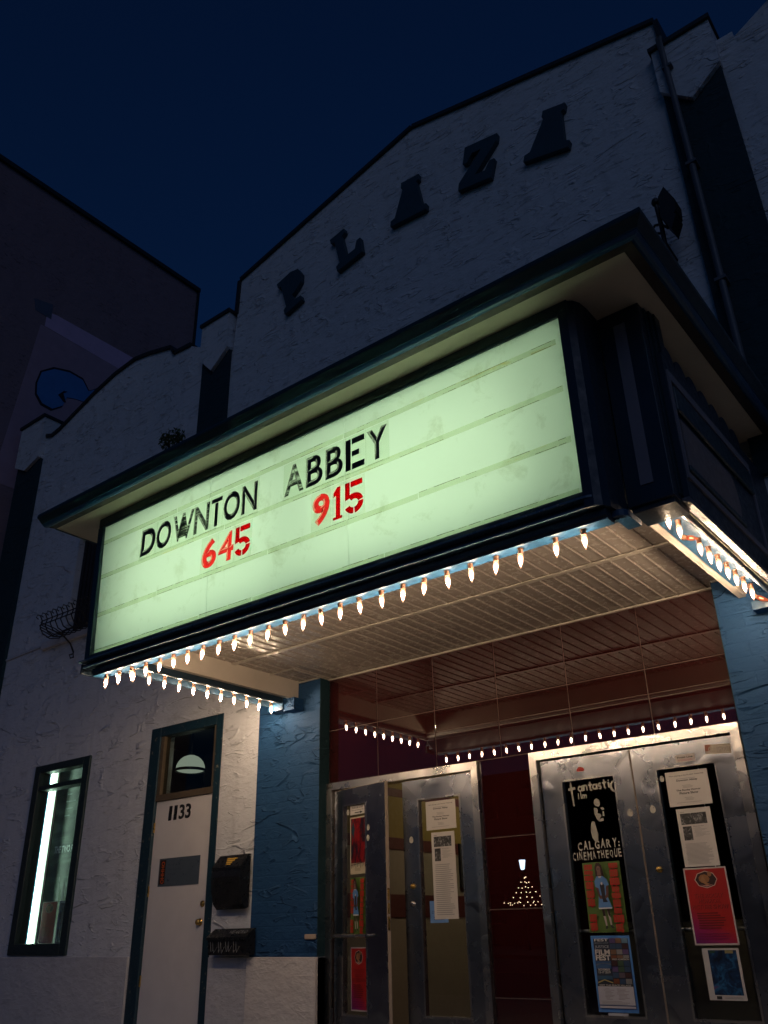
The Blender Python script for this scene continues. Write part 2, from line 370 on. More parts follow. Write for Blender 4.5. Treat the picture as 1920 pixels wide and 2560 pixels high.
def coping(pts, t=.05, y0=-.035, y1=.36):
    c = MB(); n = len(pts)
    for a, b in zip(pts[:-1], pts[1:]):
        d = Vector((b[0]-a[0], b[1]-a[1])).normalized(); u = Vector((-d.y, d.x)); u = u if u.y > 0 or abs(u.y) < .2 and u.x < 0 else -u
        if abs(d.x) < .2: u = Vector((-1, 0)) if a[0] < -4 else Vector((1, 0))
        c.prism([a, b, (b[0]+u.x*t, b[1]+u.y*t), (a[0]+u.x*t, a[1]+u.y*t)], 'y', y0, y1)
    c.build('coping', M_COP, TH)
coping([(-7.05, 8.5), (-7.03, 9.05), (-4.07, 9.77), (-1.13, 9.0), (-1.12, 8.35)])
coping(TOPL[1:]); coping(TOPR[1:])
# piers with pointed white caps
for x0, x1, ztop in ((-12.24, -11.57, 8.68), (-7.66, -7.13, 8.50), (-1.19, -.66, 8.50), (3.41, 4.08, 8.68)):
    xm = (x0+x1)/2-.02
    p = B('pier', x0, x1, -.05, -.002, 0 if abs(x0+4) > 6 else 3.9, 7.99, M_TEALW, TH)
    MB().prism([(x0-.01, ztop), (x1+.01, ztop), (x1+.01, 7.93), (xm, 7.68 if abs(x0+4) < 4 else 7.80), (x0-.01, 7.96)], 'y', -.10, .30).build('pier_cap', M_ST, TH)
    B('coping', x0-.03, x1+.03, -.13, .34, ztop+.001, ztop+.05, M_COP, TH)
# lower wall parts
B('plaster_dado', -12.3, -8.04, -.025, -.001, 0, .815, M_DADO, TH, .004)
B('plaster_dado', -6.83, -6.31, -.022, -.001, 0, .81, M_DADO, TH, .004)
B('plaster_dado', -6.305, -5.47, -.034, .28, 0, .81, M_DADO2, TH, .004)
B('plaster_dado', -1.67, -.83, -.034, .28, 0, .81, M_DADO2, TH, .004)
B('plaster_dado', -.82, 4.14, -.025, -.001, 0, .815, M_DADO, TH, .004)
mb = MB().box(-6.29, -5.47, -.014, .30, .812, 3.30); mb.build('painted_pillar', M_BLUE, TH)
mb = MB().box(-1.67, -.85, -.014, .30, .812, 3.30); mb.build('painted_pillar', M_BLUE, TH)
B('pillar_return', -5.4695, -5.466, -.013, .12, .812, 3.24, M_TEALW, TH)
B('pillar_return', -1.674, -1.6705, -.013, .12, .812, 3.24, M_TEALW, TH)
# upper window, its sill and shutters
W2 = MB().box(-10.13, -8.95, .10, .14, 4.65, 6.12).build('upper_window', M_DARK, TH)
for k in range(12): B('curtain_fold', -10.1+.095*k, -10.04+.095*k, .07, .10, 4.68, 6.10, paint('dark_curtain', (.02, .018, .025), .9), W2, .008)
B('window_sill', -10.62, -8.8, -.05, .0995, 4.54, 4.648, M_DADO, TH, .006)
MB().prism([(-12.3, 4.56), (-10.63, 4.60), (-10.63, 4.63), (-12.3, 4.59)], 'y', -.018, -.001).build('belt_ledge', M_DADO, TH)
# downpipe on the right
dp = MB().tube([(-1.09, -.13, 8.60), (-1.09, -.17, 8.54), (-1.09, -.14, 8.2), (-1.08, -.13, 7.2), (-1.075, -.13, 4.4)], .028, 10)
for z in (8.15, 6.9, 5.6): dp.box(-1.125, -1.035, -.165, -.05, z, z+.03)
dp.build('downpipe', M_PIPE, TH)

# PLAZA letters: chunky slab-serif blocks standing off the wall, following the gable
def gl(ch):
    if ch == 'P': return [[(-.17, .30), (.08, .30), (.20, .24), (.23, .12), (.19, 0), (.08, -.07), (.01, -.09), (.03, -.20), (.13, -.22), (.13, -.30), (-.17, -.30), (-.17, -.22), (-.12, -.19), (-.12, .20), (-.17, .22)]]
    if ch == 'L': return [[(-.20, .30), (.04, .30), (.04, .23), (-.02, .20), (-.02, -.17), (.12, -.17), (.17, -.06), (.23, -.06), (.21, -.30), (-.20, -.30), (-.20, -.22), (-.14, -.19), (-.14, .20), (-.20, .23)]]
    if ch == 'Z': return [[(-.20, .30), (.23, .30), (.23, .20), (-.01, -.17), (.12, -.17), (.17, -.05), (.23, -.05), (.21, -.30), (-.22, -.30), (-.22, -.20), (.03, .17), (-.09, .17), (-.14, .06), (-.20, .06)]]
    return [[(-.13, .30), (.13, .30), (.13, .22), (.10, .20), (.20, -.20), (.26, -.22), (.26, -.30), (-.26, -.30), (-.26, -.22), (-.20, -.20), (-.10, .20), (-.13, .22)]]
for i, (ch, x, z, r, s) in enumerate((('P', -6.02, 8.28, 16, 1.0), ('L', -5.10, 8.47, 12, .98), ('A', -4.13, 8.61, -5, .98), ('Z', -3.2, 8.52, -11, .98), ('A', -2.33, 8.35, -16, 1.0))):
    c_, s_ = math.cos(rad(r)), math.sin(rad(r)); b = MB()
    for poly in gl(ch):
        b.prism([(x+(px*c_-pz*s_)*s, z+(px*s_+pz*c_)*s) for px, pz in poly], 'y', -.065, -.004)
    tag(b.build('wall_letter', paint('letter_teal', (.022, .06, .085), .6, .3), TH), 'dark teal slab letter %s on the gable' % ch)

# =========================================================== ENTRANCE TILES
YT = .12
def tile(x0, x1, z0, z1):
    g = .0035; return B('wall_tile', x0+g, x1-g, YT, YT+.02, z0+g, z1-g, M_TILE, TH, .002)
mb = MB().box(-5.466, -1.674, YT+.004, YT+.03, 2.226, 3.24).box(-3.82, -3.34, YT+.004, YT+.03, 0, 2.2255).box(-1.709, -1.674, YT+.004, YT+.03, 0, 2.2255)
mb.build('tile_backing', M_GROUT, TH)
jx = [-5.466, -4.88, -4.24, -3.60, -2.955, -2.31, -1.674]
for z0, z1 in ((2.235, 2.715), (2.715, 3.235)):
    for a, b in zip(jx[:-1], jx[1:]): tile(a, b, z0, z1)
for z0, z1 in ((0, .54), (.54, 1.125), (1.125, 1.635), (1.635, 2.235)): tile(-3.82, -3.34, z0, z1)
for z0, z1 in ((0, .54), (.54, 1.125), (1.125, 1.635), (1.635, 2.235)): tile(-1.709, -1.674, z0, z1)

# =========================================================== STEEL DOORS
def mitre_frame(name, x0, x1, z1, w_, ya, yb, mt, parent, z0=0):
    """three mitred channel pieces round a door opening"""
    g = .0012
    MB().prism([(x0, z1), (x1, z1), (x1-w_, z1-w_), (x0+w_, z1-w_)], 'y', ya, yb).build(name+'_head', mt, parent)
    MB().prism([(x0, z0), (x0+w_, z0), (x0+w_, z1-w_-g*2), (x0, z1-g*2)], 'y', ya, yb).build(name+'_jamb', mt, parent)
    MB().prism([(x1, z0), (x1-w_, z0), (x1-w_, z1-w_-g*2), (x1, z1-g*2)], 'y', ya, yb).build(name+'_jamb', mt, parent)
mitre_frame('door_frame', -5.466, -3.822, 2.228, .062, YT-.035, YT+.10, M_STEEL2, TH)
mitre_frame('door_frame', -3.338, -1.711, 2.228, .062, YT-.035, YT+.10, M_STEEL2, TH)
def leaf(x0, x1, gx0, gx1, gz0, gz1, hinge, rot=0, side=1, y=YT, bar=True, bolts=(), zt=2.158):
    """steel framed glass door leaf, origin at its hinge"""
    org = Vector((hinge, y+.02, 0)); g = .0012; ya, yb = y-.006, y+.036
    core = MB()      # edge boards round the leaf
    core.box(x0, x0+.012, y, y+.03, .03, zt).box(x1-.012, x1, y, y+.03, .03, zt).box(x0+.0125, x1-.0125, y, y+.03, zt-.012, zt)
    L = core.build('door_leaf', M_EDGE, TH, origin=org)
    e = .004
    for nm, poly in (('top_rail', [(x0+e, zt-e), (x1-e, zt-e), (gx1, gz1), (gx0, gz1)]), ('bottom_rail', [(x0+e, .03), (x1-e, .03), (gx1, gz0), (gx0, gz0)]),
                     ('stile', [(x0+e-.0, .03+g), (gx0-g, gz0), (gx0-g, gz1), (x0+e, zt-e-g*2)]), ('stile', [(x1-e, .03+g), (gx1+g, gz0), (gx1+g, gz1), (x1-e, zt-e-g*2)])):
        MB().prism(poly, 'y', ya, yb).build(nm, M_STEEL, L)
    f = MB(); t = .014
    f.box(gx0, gx0+t, ya-.004, yb, gz0, gz1).box(gx1-t, gx1, ya-.004, yb, gz0, gz1).box(gx0+t, gx1-t, ya-.004, yb, gz1-t, gz1).box(gx0+t, gx1-t, ya-.004, yb, gz0, gz0+t)
    f.build('glazing_bead', M_STEEL2, L)
    B('glass_pane', gx0+t, gx1-t, y+.014, y+.018, gz0+t, gz1-t, M_GLASS, L)
    if bar:
        b = MB().tube([(gx0-.05, y-.055 if bar == 'out' else y+.07, .965), (gx1+.05, y-.055 if bar == 'out' else y+.07, .965)], .014, 10)
        for q in (gx0-.03, gx1+.03): b.tube([(q, y-.058 if bar == 'out' else y+.036, .965), (q, y-.007 if bar == 'out' else y+.07, .965)], .012, 8)
        b.build('push_bar', M_STEEL2, L)
    for bx, bz, mt in bolts:
        MB().lathe([(.0, .022), (.012, .022), (.018, .018), (.021, .0), (.026, -.001)], (bx, ya, bz), 16, 0, 'y').build('deadbolt', mt, L)
    hs = MB()
    for z in (1.80, .95, .30): hs.tube([(hinge-.012*side, ya-.006, z), (hinge-.012*side, ya-.006, z+.13)], .009, 8)
    hs.build('hinge', M_DARK, L)
    L.rotation_euler.z = rot; return L
OPENR = rad(-12.3)
L1 = leaf(-5.385, -4.665, -5.265, -4.925, .38, 2.02, -5.385, OPENR, 1, YT, 'out', zt=2.156)
L2 = leaf(-4.625, -3.892, -4.465, -4.025, .39, 2.0, -3.892, 0, -1, YT+.012, False, ((-4.535, 1.32, M_BRASS), (-4.54, 1.19, M_STEEL2)))
L3 = leaf(-3.268, -2.528, -3.105, -2.66, .44, 2.0, -3.268, 0, 1, YT+.012, True)
L4 = leaf(-2.522, -1.782, -2.355, -1.915, .44, 2.0, -1.782, 0, -1, YT+.012, True, ((-2.43, 1.335, M_BRASS),))
# lock edge plates on the open leaf
lp = MB().box(-4.6665, -4.6635, YT+.004, YT+.026, 1.22, 1.31).box(-4.6665, -4.6635, YT+.004, YT+.026, 1.12, 1.20).box(-4.6665, -4.6635, YT+.004, YT+.026, 1.0, 1.10)
lpo = lp.build('lock_plate', M_BRASS, L1, origin=(-5.385, YT+.02, 0))

# lobby behind the doors
M_OLI = paint('olive_yellow_wall', (.21, .155, .035), .7); M_BEI = paint('beige_lobby_wall', (.25, .215, .165), .7, .12); M_BUR = paint('burgundy_stripe', (.085, .018, .016), .6)
lw = MB(); lw.box(-5.66, -5.56, .34, 4.7, 0, 3.0)
lb = lw.build('lobby_wall', M_BEI, TH)
for a, b, mt in ((1.835, 2.23, M_OLI), (1.725, 1.835, M_BUR), (1.11, 1.315, M_BUR), (2.23, 2.31, M_BUR), (2.31, 3.0, M_OLI)):
    B('wall_stripe', -5.559, -5.553, .34, 4.69, a+.001, b-.001, mt, lb)
B('lobby_wall', -5.55, -3.63, 4.6, 4.7, 0, 3.0, M_BEI, TH); B('lobby_wall', -3.53, -1.5, 4.6, 4.7, 0, 3.0, paint('dark_green_brown_wall', (.035, .03, .016), .8), TH)
B('added_partition', -3.62, -3.54, .34, 4.59, 0, 3.0, M_BUR, TH)  # added wall, keeps the lobby lamp's light away from the right-hand doors
B('lobby_wall', -1.5, -1.4, .34, 4.6, 0, 3.0, M_BUR, TH)
B('lobby_ceiling', -5.66, -1.4, .34, 4.7, 3.0, 3.1, M_OLI, TH)
B('lobby_floor', -5.66, -1.4, .2, 4.7, -.1, .001, M_BUR, TH)
B('lobby_lamp', -4.9, -4.3, 2.0, 2.6, 2.96, 2.995, emit('lobby_light', (1, .78, .50), 11.0), TH)
B('inner_counter', -3.5, -2.4, 1.6, 2.1, 0, 1.02, M_BEI, TH, .01)
B('inner_counter_shelf', -3.5, -1.6, 3.0, 3.4, .95, 1.05, M_OLI, TH, .01)
B('lobby_frame', -5.552, -5.53, 2.35, 2.75, 1.40, 1.84, M_DARK, TH)

# =========================================================== DOOR 1133
D = MB().box(-7.862, -6.945, .025, .07, .02, 2.292).build('street_door', M_WDOOR, TH)
tag(D, 'narrow white door numbered 1133')
fr = MB(); ya, yb = -.008, .13
fr.box(-8.03, -7.865, ya, yb, 0, 3.09, 0, .008).box(-6.942, -6.84, ya, yb, 0, 3.09, 0, .008).box(-7.864, -6.943, ya, yb, 2.985, 3.09, 0, .008)
FR = fr.build('street_door_frame', M_TEALF, TH)
st = MB().box(-7.864, -7.815, .01, .10, 2.36, 2.984).box(-6.985, -6.944, .01, .10, 2.36, 2.984).box(-7.8645, -6.943, 0, .10, 2.294, 2.36, 0, .004)
st.build('transom_rail', paint('brown_wood', (.10, .075, .05), .6, .3), FR)
B('transom_glass', -7.815, -6.985, .05, .055, 2.36, 2.984, M_GLASSD, FR)
st = MB()
for z in (1.98, 1.36, .55): st.box(-7.8645, -7.853, .010, .0245, z, z+.10)
st.build('hinge', M_BRASS, D)
MB().lathe([(0, .05), (.018, .048), (.028, .035), (.024, .018), (.012, .012), (.012, .006), (.034, .004), (.034, 0)], (-7.03, .025, 1.11), 16, 0, 'y').build('door_knob', M_BRASS, D)
MB().lathe([(0, .02), (.02, .018), (.028, .006), (.03, 0)], (-7.01, .025, 1.27), 16, 0, 'y').build('deadbolt', M_BRASS, D)
nb = MB()
for i, ch in enumerate('1133'):
    put_text(nb, ch, -7.645+[0, .085, .17, .272][i]*.99, 2.085, .145, .021, 0, width=[.055, .055, .085, .085][i], offset=.025, shear=.03)
    put_text(nb, ch, -7.645+[0, .085, .17, .272][i]*.99, 2.085, .145, .0245, 0, width=[.055, .055, .085, .085][i], offset=.025, shear=.03)
nb.build('house_number', M_BLK, D)
pq = MB().box(-7.72, -7.09, .019, .0245, 1.45, 1.715, 0)
pq.box(-7.705, -7.615, .0175, .019, 1.47, 1.70, 1)
put_text(pq, 'OHHHO', -7.628, 1.475, .05, .0168, 2, width=.21, offset=.02, rot=rad(90))
for k, wdt in ((0, .09), (1, .19), (2, .12)): put_text(pq, ['SUNE', 'FINE WORKS', 'TNE'][k], -7.57, 1.64-.045*k, .02, .0185, 3, width=wdt)
PL = pq.build('name_plaque', [paint('slate_plaque', (.075, .10, .13), .35), flat((.02, .012, .010)), flat((.55, .10, .02)), flat((.055, .075, .10))], D)
# room behind the transom: globe lamp
B('stairwell_wall', -9.0, -6.4, 1.6, 1.7, 0, 3.6, paint('dim_stair_wall', (.12, .11, .10), .8), TH)
B('stairwell_ceiling', -9.0, -6.4, .33, 1.6, 3.15, 3.2, paint('dim_stair_wall', (.12, .11, .10), .8), TH)
gp = [(.0, .16)]+[(.165*math.sin(a), .16*math.cos(a)*(1 if a < 1.6 else .22)) for a in [x*math.pi/12 for x in range(1, 12)]]+[(0, -.03)]
gl_ = MB().lathe(gp, (-7.93, .50, 2.70), 28)
GLB = gl_.build('globe_lamp', emit('globe_light', (.62, .72, .58), .62), TH)
MB().tube([(-7.93, .5, 2.80), (-7.93, .5, 3.15)], .012).lathe([(.168, -.016), (.175, .0), (.168, .016)], (-7.93, .5, 2.69), 28).build('lamp_rim', M_DARK, GLB)

# =========================================================== LEFT DISPLAY WINDOW
wf = MB(); x0, x1, z0, z1 = -10.305, -9.145, .83, 2.95; ya, yb = -.03, .12
wf.box(x0, -10.185, ya, yb, z0, z1, 0, .008).box(-9.268, x1, ya, yb, z0, z1, 0, .008).box(-10.184, -9.269, ya, yb, 2.86, z1, 0, .008).box(-10.184, -9.269, ya, yb, z0, .948, 0, .008).box(-10.184, -9.269, ya+.005, yb, 2.645, 2.70, 0, .006)
WF = wf.build('display_window', paint('window_frame_teal', (.010, .030, .036), .5, .3, bumpy=.002), TH)
B('glass_pane', -10.184, -9.269, .03, .035, .949, 2.644, M_GLASS, WF); B('glass_pane', -10.184, -9.269, .03, .035, 2.701, 2.859, M_GLASS, WF)
cs = MB()
cs.box(-10.95, -8.9, .45, .47, .61, 3.2, 0).box(-10.95, -10.93, .13, .449, .61, 3.2, 1).box(-8.92, -8.9, .13, .449, .61, 3.2, 0).box(-10.929, -8.921, .13, .449, 3.19, 3.21, 0).box(-10.929, -8.921, .13, .449, .61, .63, 0)
cs.build('display_case', [paint('dark_green_backing', (.13, .19, .17), .6), paint('blue_case_side', (.10, .32, .52), .5)], WF)
tb = MB().tube([(-10.262, .20, .72), (-10.262, .20, 3.08)], .020, 12); tb.build('fluorescent_tube', emit('display_tube', (.66, .97, .74), 10.0), WF)
rf = MB(); rf.prism([(-10.31, .245), (-10.31, .27), (-10.21, .27), (-10.21, .245)], 'z', .70, 3.1)
rf.build('tube_reflector', M_WHITE, WF)
B('blue_panel', -10.92, -10.335, .285, .295, .64, 3.18, paint('blue_panel_paint', (.12, .42, .75), .5), WF)

rw = MB().box(-.30, -.18, -.03, .12, .83, 2.95, 0, .008).box(.78, .90, -.03, .12, .83, 2.95, 0, .008).box(-.179, .779, -.03, .12, 2.86, 2.95, 0, .008).box(-.179, .779, -.03, .12, .83, .948, 0, .008).box(-.179, .779, -.025, .12, 2.645, 2.70, 0, .006)
RW = rw.build('display_window', paint('window_frame_teal', (.010, .030, .036), .5, .3, bumpy=.002), TH)
B('glass_pane', -.179, .779, .03, .035, .949, 2.644, M_GLASS, RW); B('glass_pane', -.179, .779, .03, .035, 2.701, 2.859, M_GLASS, RW)
B('dark_room_sheet', -.40, 1.0, .40, .42, .6, 3.1, paint('dark_room_sheet', (.05, .055, .05), .8), RW)  # dark painted sheet stands in for the unlit room behind the glass
# =========================================================== MARQUEE
MQ = empty('theatre_marquee', (-3.6, -1.2, 2.78), 'projecting cinema marquee with green-white lit letter board, navy frame and rows of glowing bulbs', 'marquee')
def yp(z): return -2.253-(z-3.018)/1.101*.05          # the letter board leans out a little
# light box behind the letter board
lb = MB().box(-5.90, -1.57, -1.95, -1.94, 3.0, 4.20).box(-5.90, -5.89, -2.24, -1.951, 3.0, 4.20).box(-1.57, -1.56, -2.24, -1.951, 3.0, 4.20).box(-5.889, -1.571, -2.24, -1.951, 3.0, 3.01).box(-5.889, -1.571, -2.24, -1.951, 4.19, 4.20)
lb.build('light_box', M_WHITE, MQ)
for zt in (3.24, 3.55, 3.86):
    for xa, xb in ((-5.60, -3.82), (-3.62, -1.88)):
        MB().tube([(xa, -2.06, zt), (xb, -2.06, zt)], .016, 8).build('fluorescent_tube', M_TUBE, MQ)
for xa, xb in ((-5.885, -4.532), (-4.528, -3.192), (-3.188, -1.56)):
    b = MB(); za, zb = 3.0, 4.14; b.prism([(yp(za), za), (yp(za)+.006, za), (yp(zb)+.006, zb), (yp(zb), zb)], 'x', xa, xb); b.build('letter_board_panel', M_ACR, MQ)
# rails that hold the letters: each with a grimy upper edge, in uneven lengths
for zr, cuts in ((3.975, (-5.86, -4.9, -3.19, -1.60)), (3.665, (-5.86, -4.35, -3.19, -1.60)), (3.345, (-5.86, -5.1, -3.9, -2.62, -1.60)), (3.035, (-5.86, -4.6, -4.05, -2.9, -1.60))):
    for a, c in zip(cuts[:-1], cuts[1:]):
        dz = R.uniform(-.004, .004); y = yp(zr)
        r = MB(); pts = [(a+.003, zr+.018+dz), (c-.003, zr+.018+dz), (c-.003, zr-.020+dz), (a+.003, zr-.020+dz)]; r.prism(pts, 'y', y-.012, y-.0115)
        ro = r.build('letter_rail', M_RAIL, MQ)
        g = MB(); x = a+.01
        while x < c-.03:
            ln = R.uniform(.03, .22); e2 = min(c-.01, x+ln)
            if R.random() < .6: g.box(x, e2, y-.014, y-.0125, zr+.014+dz, zr+.014+dz+R.uniform(.001, .0032))
            if R.random() < .5: g.box(x, e2, y-.014, y-.0125, zr-.018+dz, zr-.018+dz+R.uniform(.001, .003))
            x = e2+R.uniform(.0, .06)
        if g.v: tag(g.build('rail_grime', M_RDIRT, ro), kind='stuff')
# frame round the board
f = MB(); f.prism([(-2.245, 4.125), (-2.315, 4.127), (-2.325, 4.14), (-2.325, 4.209), (-2.2, 4.209)], 'x', -5.93, -1.50); f.build('board_frame', M_TEAL, MQ)
f = MB(); f.prism([(-2.13, 2.965), (-2.29, 2.965), (-2.325, 4.127), (-2.13, 4.127)], 'x', -5.935, -5.868); f.build('board_frame', M_TEAL, MQ)
f = MB(); f.prism([(-2.13, 2.965), (-2.30, 2.965), (-2.285, 3.014), (-2.13, 3.016)], 'x', -5.868, -1.56); f.build('board_frame', M_NAVY, MQ)
def rounded(xl, xr, yf, yb_, r, n=6):
    """plan outline with a rounded right front corner"""
    pts = [(xl, yb_), (xl, yf)]
    for k in range(n+1):
        a = -math.pi/2+k*(math.pi/2)/n; pts.append((xr-r+r*math.cos(a), yf+r+r*math.sin(a)))
    pts.append((xr, yb_)); return pts
for yf, za, zb, xl, xr, mt, nm in ((-2.335, 2.951, 2.963, -5.94, -1.475, M_LEDGE, 'ledge'), (-2.285, 2.917, 2.950, -5.90, -1.50, M_NAVY, 'fascia_band'), (-2.315, 2.904, 2.916, -5.90, -1.475, M_LEDGE, 'ledge'), (-2.268, 2.846, 2.903, -5.83, -1.475, M_NAVY, 'bulb_fascia')):
    if nm == 'bulb_fascia':
        b = MB(); b.prism([(-2.17, 2.903), (-2.255, 2.903), (-2.272, 2.893), (-2.272, 2.858), (-2.262, 2.846), (-2.17, 2.846)], 'x', xl, xr); b.build(nm, mt, MQ)
    else: MB().prism(rounded(xl, xr, yf, -2.13, .09), 'z', za, zb).build(nm, mt, MQ)
B('bulb_channel', -5.83, -1.476, -2.262, -2.172, 2.838, 2.845, M_CH, MQ)
MB().prism([(-2.168, 2.86), (-2.168, 3.0), (-1.99, 3.0), (-1.99, 2.97)], 'x', -5.83, -1.45).build('fascia_back', M_NAVY, MQ)
B('ledge_end_cap', -5.955, -5.936, -2.30, -2.13, 2.87, 2.95, M_NAVY, MQ, .006)
# curved blue cove running on to the pier
MB().prism(rounded(-1.474, -1.40, -2.20, -2.0, .05), 'z', 2.865, 2.90).build('cove', M_CH, MQ)
# rounded column at the right end of the board, corner pier with a pale strip
MB().prism([(-1.562, -2.325), (-1.51, -2.32), (-1.475, -2.295), (-1.452, -2.25), (-1.444, -2.18), (-1.444, -2.05), (-1.562, -2.05)], 'z', 2.90, 4.209, 0).build('rounded_column', M_NAVY, MQ)
B('corner_pier', -1.443, -1.192, -2.04, -1.80, 2.965, 4.209, M_NAVY, MQ, .004)
B('pale_strip', -1.355, -1.285, -2.046, -2.041, 3.07, 4.11, M_LGREY, MQ)
for k, (a, c) in enumerate(((-1.191, -1.186), (-1.186, -1.172), (-1.172, -1.160))): B('pier_moulding', a+.0005, c, -1.97+.045*k, -1.80, 3.0, 4.209, M_TEAL, MQ)
MB().prism([(-1.43, -2.02), (-1.20, -2.02), (-1.20, -1.82), (-1.43, -1.82)], 'z', 2.935, 2.964).build('pier_foot', M_NAVY, MQ)
# side faces
for sgn, xo in ((1, -1.15), (-1, -6.02)):
    xa, xb = (xo-.03, xo) if sgn > 0 else (xo, xo+.03)
    B('side_board', xa, xb, -1.93, -.02, 2.985, 3.90, M_NAVY, MQ)
    e0, e1 = (xo, xo+.012) if sgn > 0 else (xo-.012, xo)
    t = MB(); t.box(e0, e1, -1.91, -.47, 3.73, 3.79).box(e0, e1, -1.91, -.47, 3.10, 3.14).box(e0, e1, -.505, -.47, 3.141, 3.729).box(e0, e1, -1.91, -1.885, 3.141, 3.729)
    t.build('side_trim', M_LGREY, MQ)
    e0, e1 = (xo+.001, xo+.024) if sgn > 0 else (xo-.024, xo-.001)
    t = MB(); t.box(e0, e1, -1.88, -.53, 3.53, 3.69, 0, .01).box(e0, e1, -1.88, -.93, 3.15, 3.185, 0, .006); t.build('side_moulding', M_TEAL, MQ)
    MB().prism([(-1.84, 3.19), (-.97, 3.19), (-.93, 3.30), (-.95, 3.42), (-1.0, 3.49), (-1.84, 3.49)], 'x', xo+.0005*sgn, xo+.008*sgn).build('side_sign_panel', M_GREYP, MQ)
    for k in range(7):
        yc = -1.80+.198*k; s_ = MB()
        s_.prism([(yc+.098*math.cos(a), 3.905+(.02 if 0 else .0)+.10*math.sin(a)) for a in [math.pi*q/12 for q in range(13)]], 'x', xa+.004, xb-.004); s_.build('scallop', M_NAVY, MQ)
    if sgn < 0: continue
    u0, u1 = -1.215, -1.152
    zo = (2.978, 2.950) if sgn > 0 else (2.950, 2.978)
    MB().prism([(u0, zo[0]), (u1, zo[1]), (u1, 2.984), (u0, 2.984)], 'y', -1.93, -.02).build('peeling_underside', M_PEEL, MQ)
# bulb channels of the two returns
B('bulb_channel', -1.445, -1.275, -2.0, -.30, 3.035, 3.045, M_CH, MQ)
MB().box(-1.272, -1.224, -1.95, -.16, 2.966, 3.02, 0, .018).build('channel_lip', M_NAVY, MQ)
B('channel_trim', -1.222, -1.217, -1.92, -.05, 2.972, 2.99, M_CREAM, MQ)
B('bulb_channel', -5.985, -5.862, -2.12, -.30, 3.035, 3.045, M_CH, MQ)
MB().box(-5.858, -5.803, -2.12, -.17, 2.985, 3.052, 0, .018).build('channel_lip', M_NAVY, MQ)
B('end_box', -6.03, -5.83, -.15, -.016, 2.935, 3.034, M_BLUE, MQ)
B('end_box_face', -6.03, -5.83, -.156, -.151, 2.937, 3.033, M_CH, MQ)
B('bracket_block', -5.828, -5.69, -.14, -.016, 2.92, 3.038, M_BLUE, MQ)
B('end_box', -1.40, -1.18, -.12, -.016, 2.90, 2.962, M_BLUE, MQ); B('end_box_face', -1.40, -1.18, -.126, -.121, 2.902, 2.961, M_CH, MQ)
# beams round the soffit
B('soffit_beam', -5.802, -5.752, -1.93, -.018, 3.042, 3.30, M_BEAM, MQ); B('soffit_beam', -1.50, -1.45, -1.93, -.018, 3.042, 3.30, M_BEAM, MQ)
B('soffit_beam', -5.751, -1.501, -1.93, -1.88, 3.03, 3.30, M_BEAM, MQ)
# soffit planks
n = 39; pitch = .1088; xs0 = -5.75
prof = [(0, 3.221), (.084, 3.221), (.087, 3.213), (.099, 3.213), (.1015, 3.226), (.1055, 3.226), (.1065, 3.240), (0, 3.240)]
for ya, yb in ((-1.878, -.905), (-.878, .118)):
    first = None
    for k in range(n):
        if first is None:
            first = MB().prism([(xs0+a, z) for a, z in prof], 'y', ya, yb).build('soffit_plank', M_VINYL, MQ)
        else: dup(first, (pitch*k, 0, R.uniform(-.0008, .0008)))
B('soffit_backing', -5.75, -1.50, -1.88, .12, 3.245, 3.26, M_DARK, MQ)
B('soffit_trim', -5.75, -1.501, -.915, -.868, 3.205, 3.2125, M_VTRIM, MQ, .002); B('soffit_trim', -5.47, -1.66, .094, .119, 3.200, 3.2125, M_VTRIM, MQ, .002)
B('soffit_trim', -5.75, -5.43, -.43, -.405, 3.205, 3.2125, M_VTRIM, MQ, .002); B('soffit_trim', -5.47, -5.445, -.404, .093, 3.2045, 3.2122, M_VTRIM, MQ, .002)
B('soffit_trim', -5.80, -5.47, -.034, -.015, 3.200, 3.2125, M_VTRIM, MQ, .002); B('soffit_trim', -1.665, -1.45, -.034, -.015, 3.200, 3.2125, M_VTRIM, MQ, .002)
# cornice
c = MB().box(-6.365, -1.08, -2.47, -.02, 4.2105, 4.235); c.build('cornice_soffit', M_CREAM, MQ)
B('cornice_bead', -6.378, -6.366, -2.47, -.02, 4.204, 4.24, M_TEAL, MQ)
PR = [(0, 4.207), (.062, 4.203), (.066, 4.196), (.082, 4.191), (.100, 4.194), (.113, 4.205), (.118, 4.214), (.124, 4.213), (.133, 4.222), (.150, 4.240), (.168, 4.256), (.172, 4.268), (.168, 4.290), (.13, 4.296), (0, 4.302)]
def sweep(path, prof, name, mt, mask=None):
    rows = []
    for (x, y, ox, oy) in path: rows.append([(x+ox*o, y+oy*o, z) for o, z in prof])
    n_ = len(prof); v = [p for r in rows for p in r]; b = MB()
    b.add(v, [(i*n_+k, i*n_+k+1, (i+1)*n_+k+1, (i+1)*n_+k) for i in range(len(rows)-1) for k in range(n_-1)], 0, False)
    b.add(v, [tuple(range(n_)), tuple(range(len(v)-n_, len(v)))[::-1]], 0)
    return b.build(name, mt, MQ)
sweep([(-6.37, -2.471, -.02, -1), (-1.078, -2.471, 1, -1), (-1.078, -.02, 1, 0)], PR[:3], 'cornice_board', paint('dark_brown_board', (.055, .045, .035), .6), None)
sweep([(-6.37, -2.471, -.15, -1), (-1.078, -2.471, 1, -1), (-1.078, -.02, 1, 0)], PR[2:8], 'cornice_cove', paint('blue_cove_paint', (.018, .09, .21), .45, .2), None)
sweep([(-6.37, -2.471, -.15, -1), (-1.078, -2.471, 1, -1), (-1.078, -.02, 1, 0)], PR[7:], 'gutter', M_TEAL, None)
B('marquee_roof', -6.36, -1.09, -2.46, -.02, 4.24, 4.31, M_DARK, MQ)

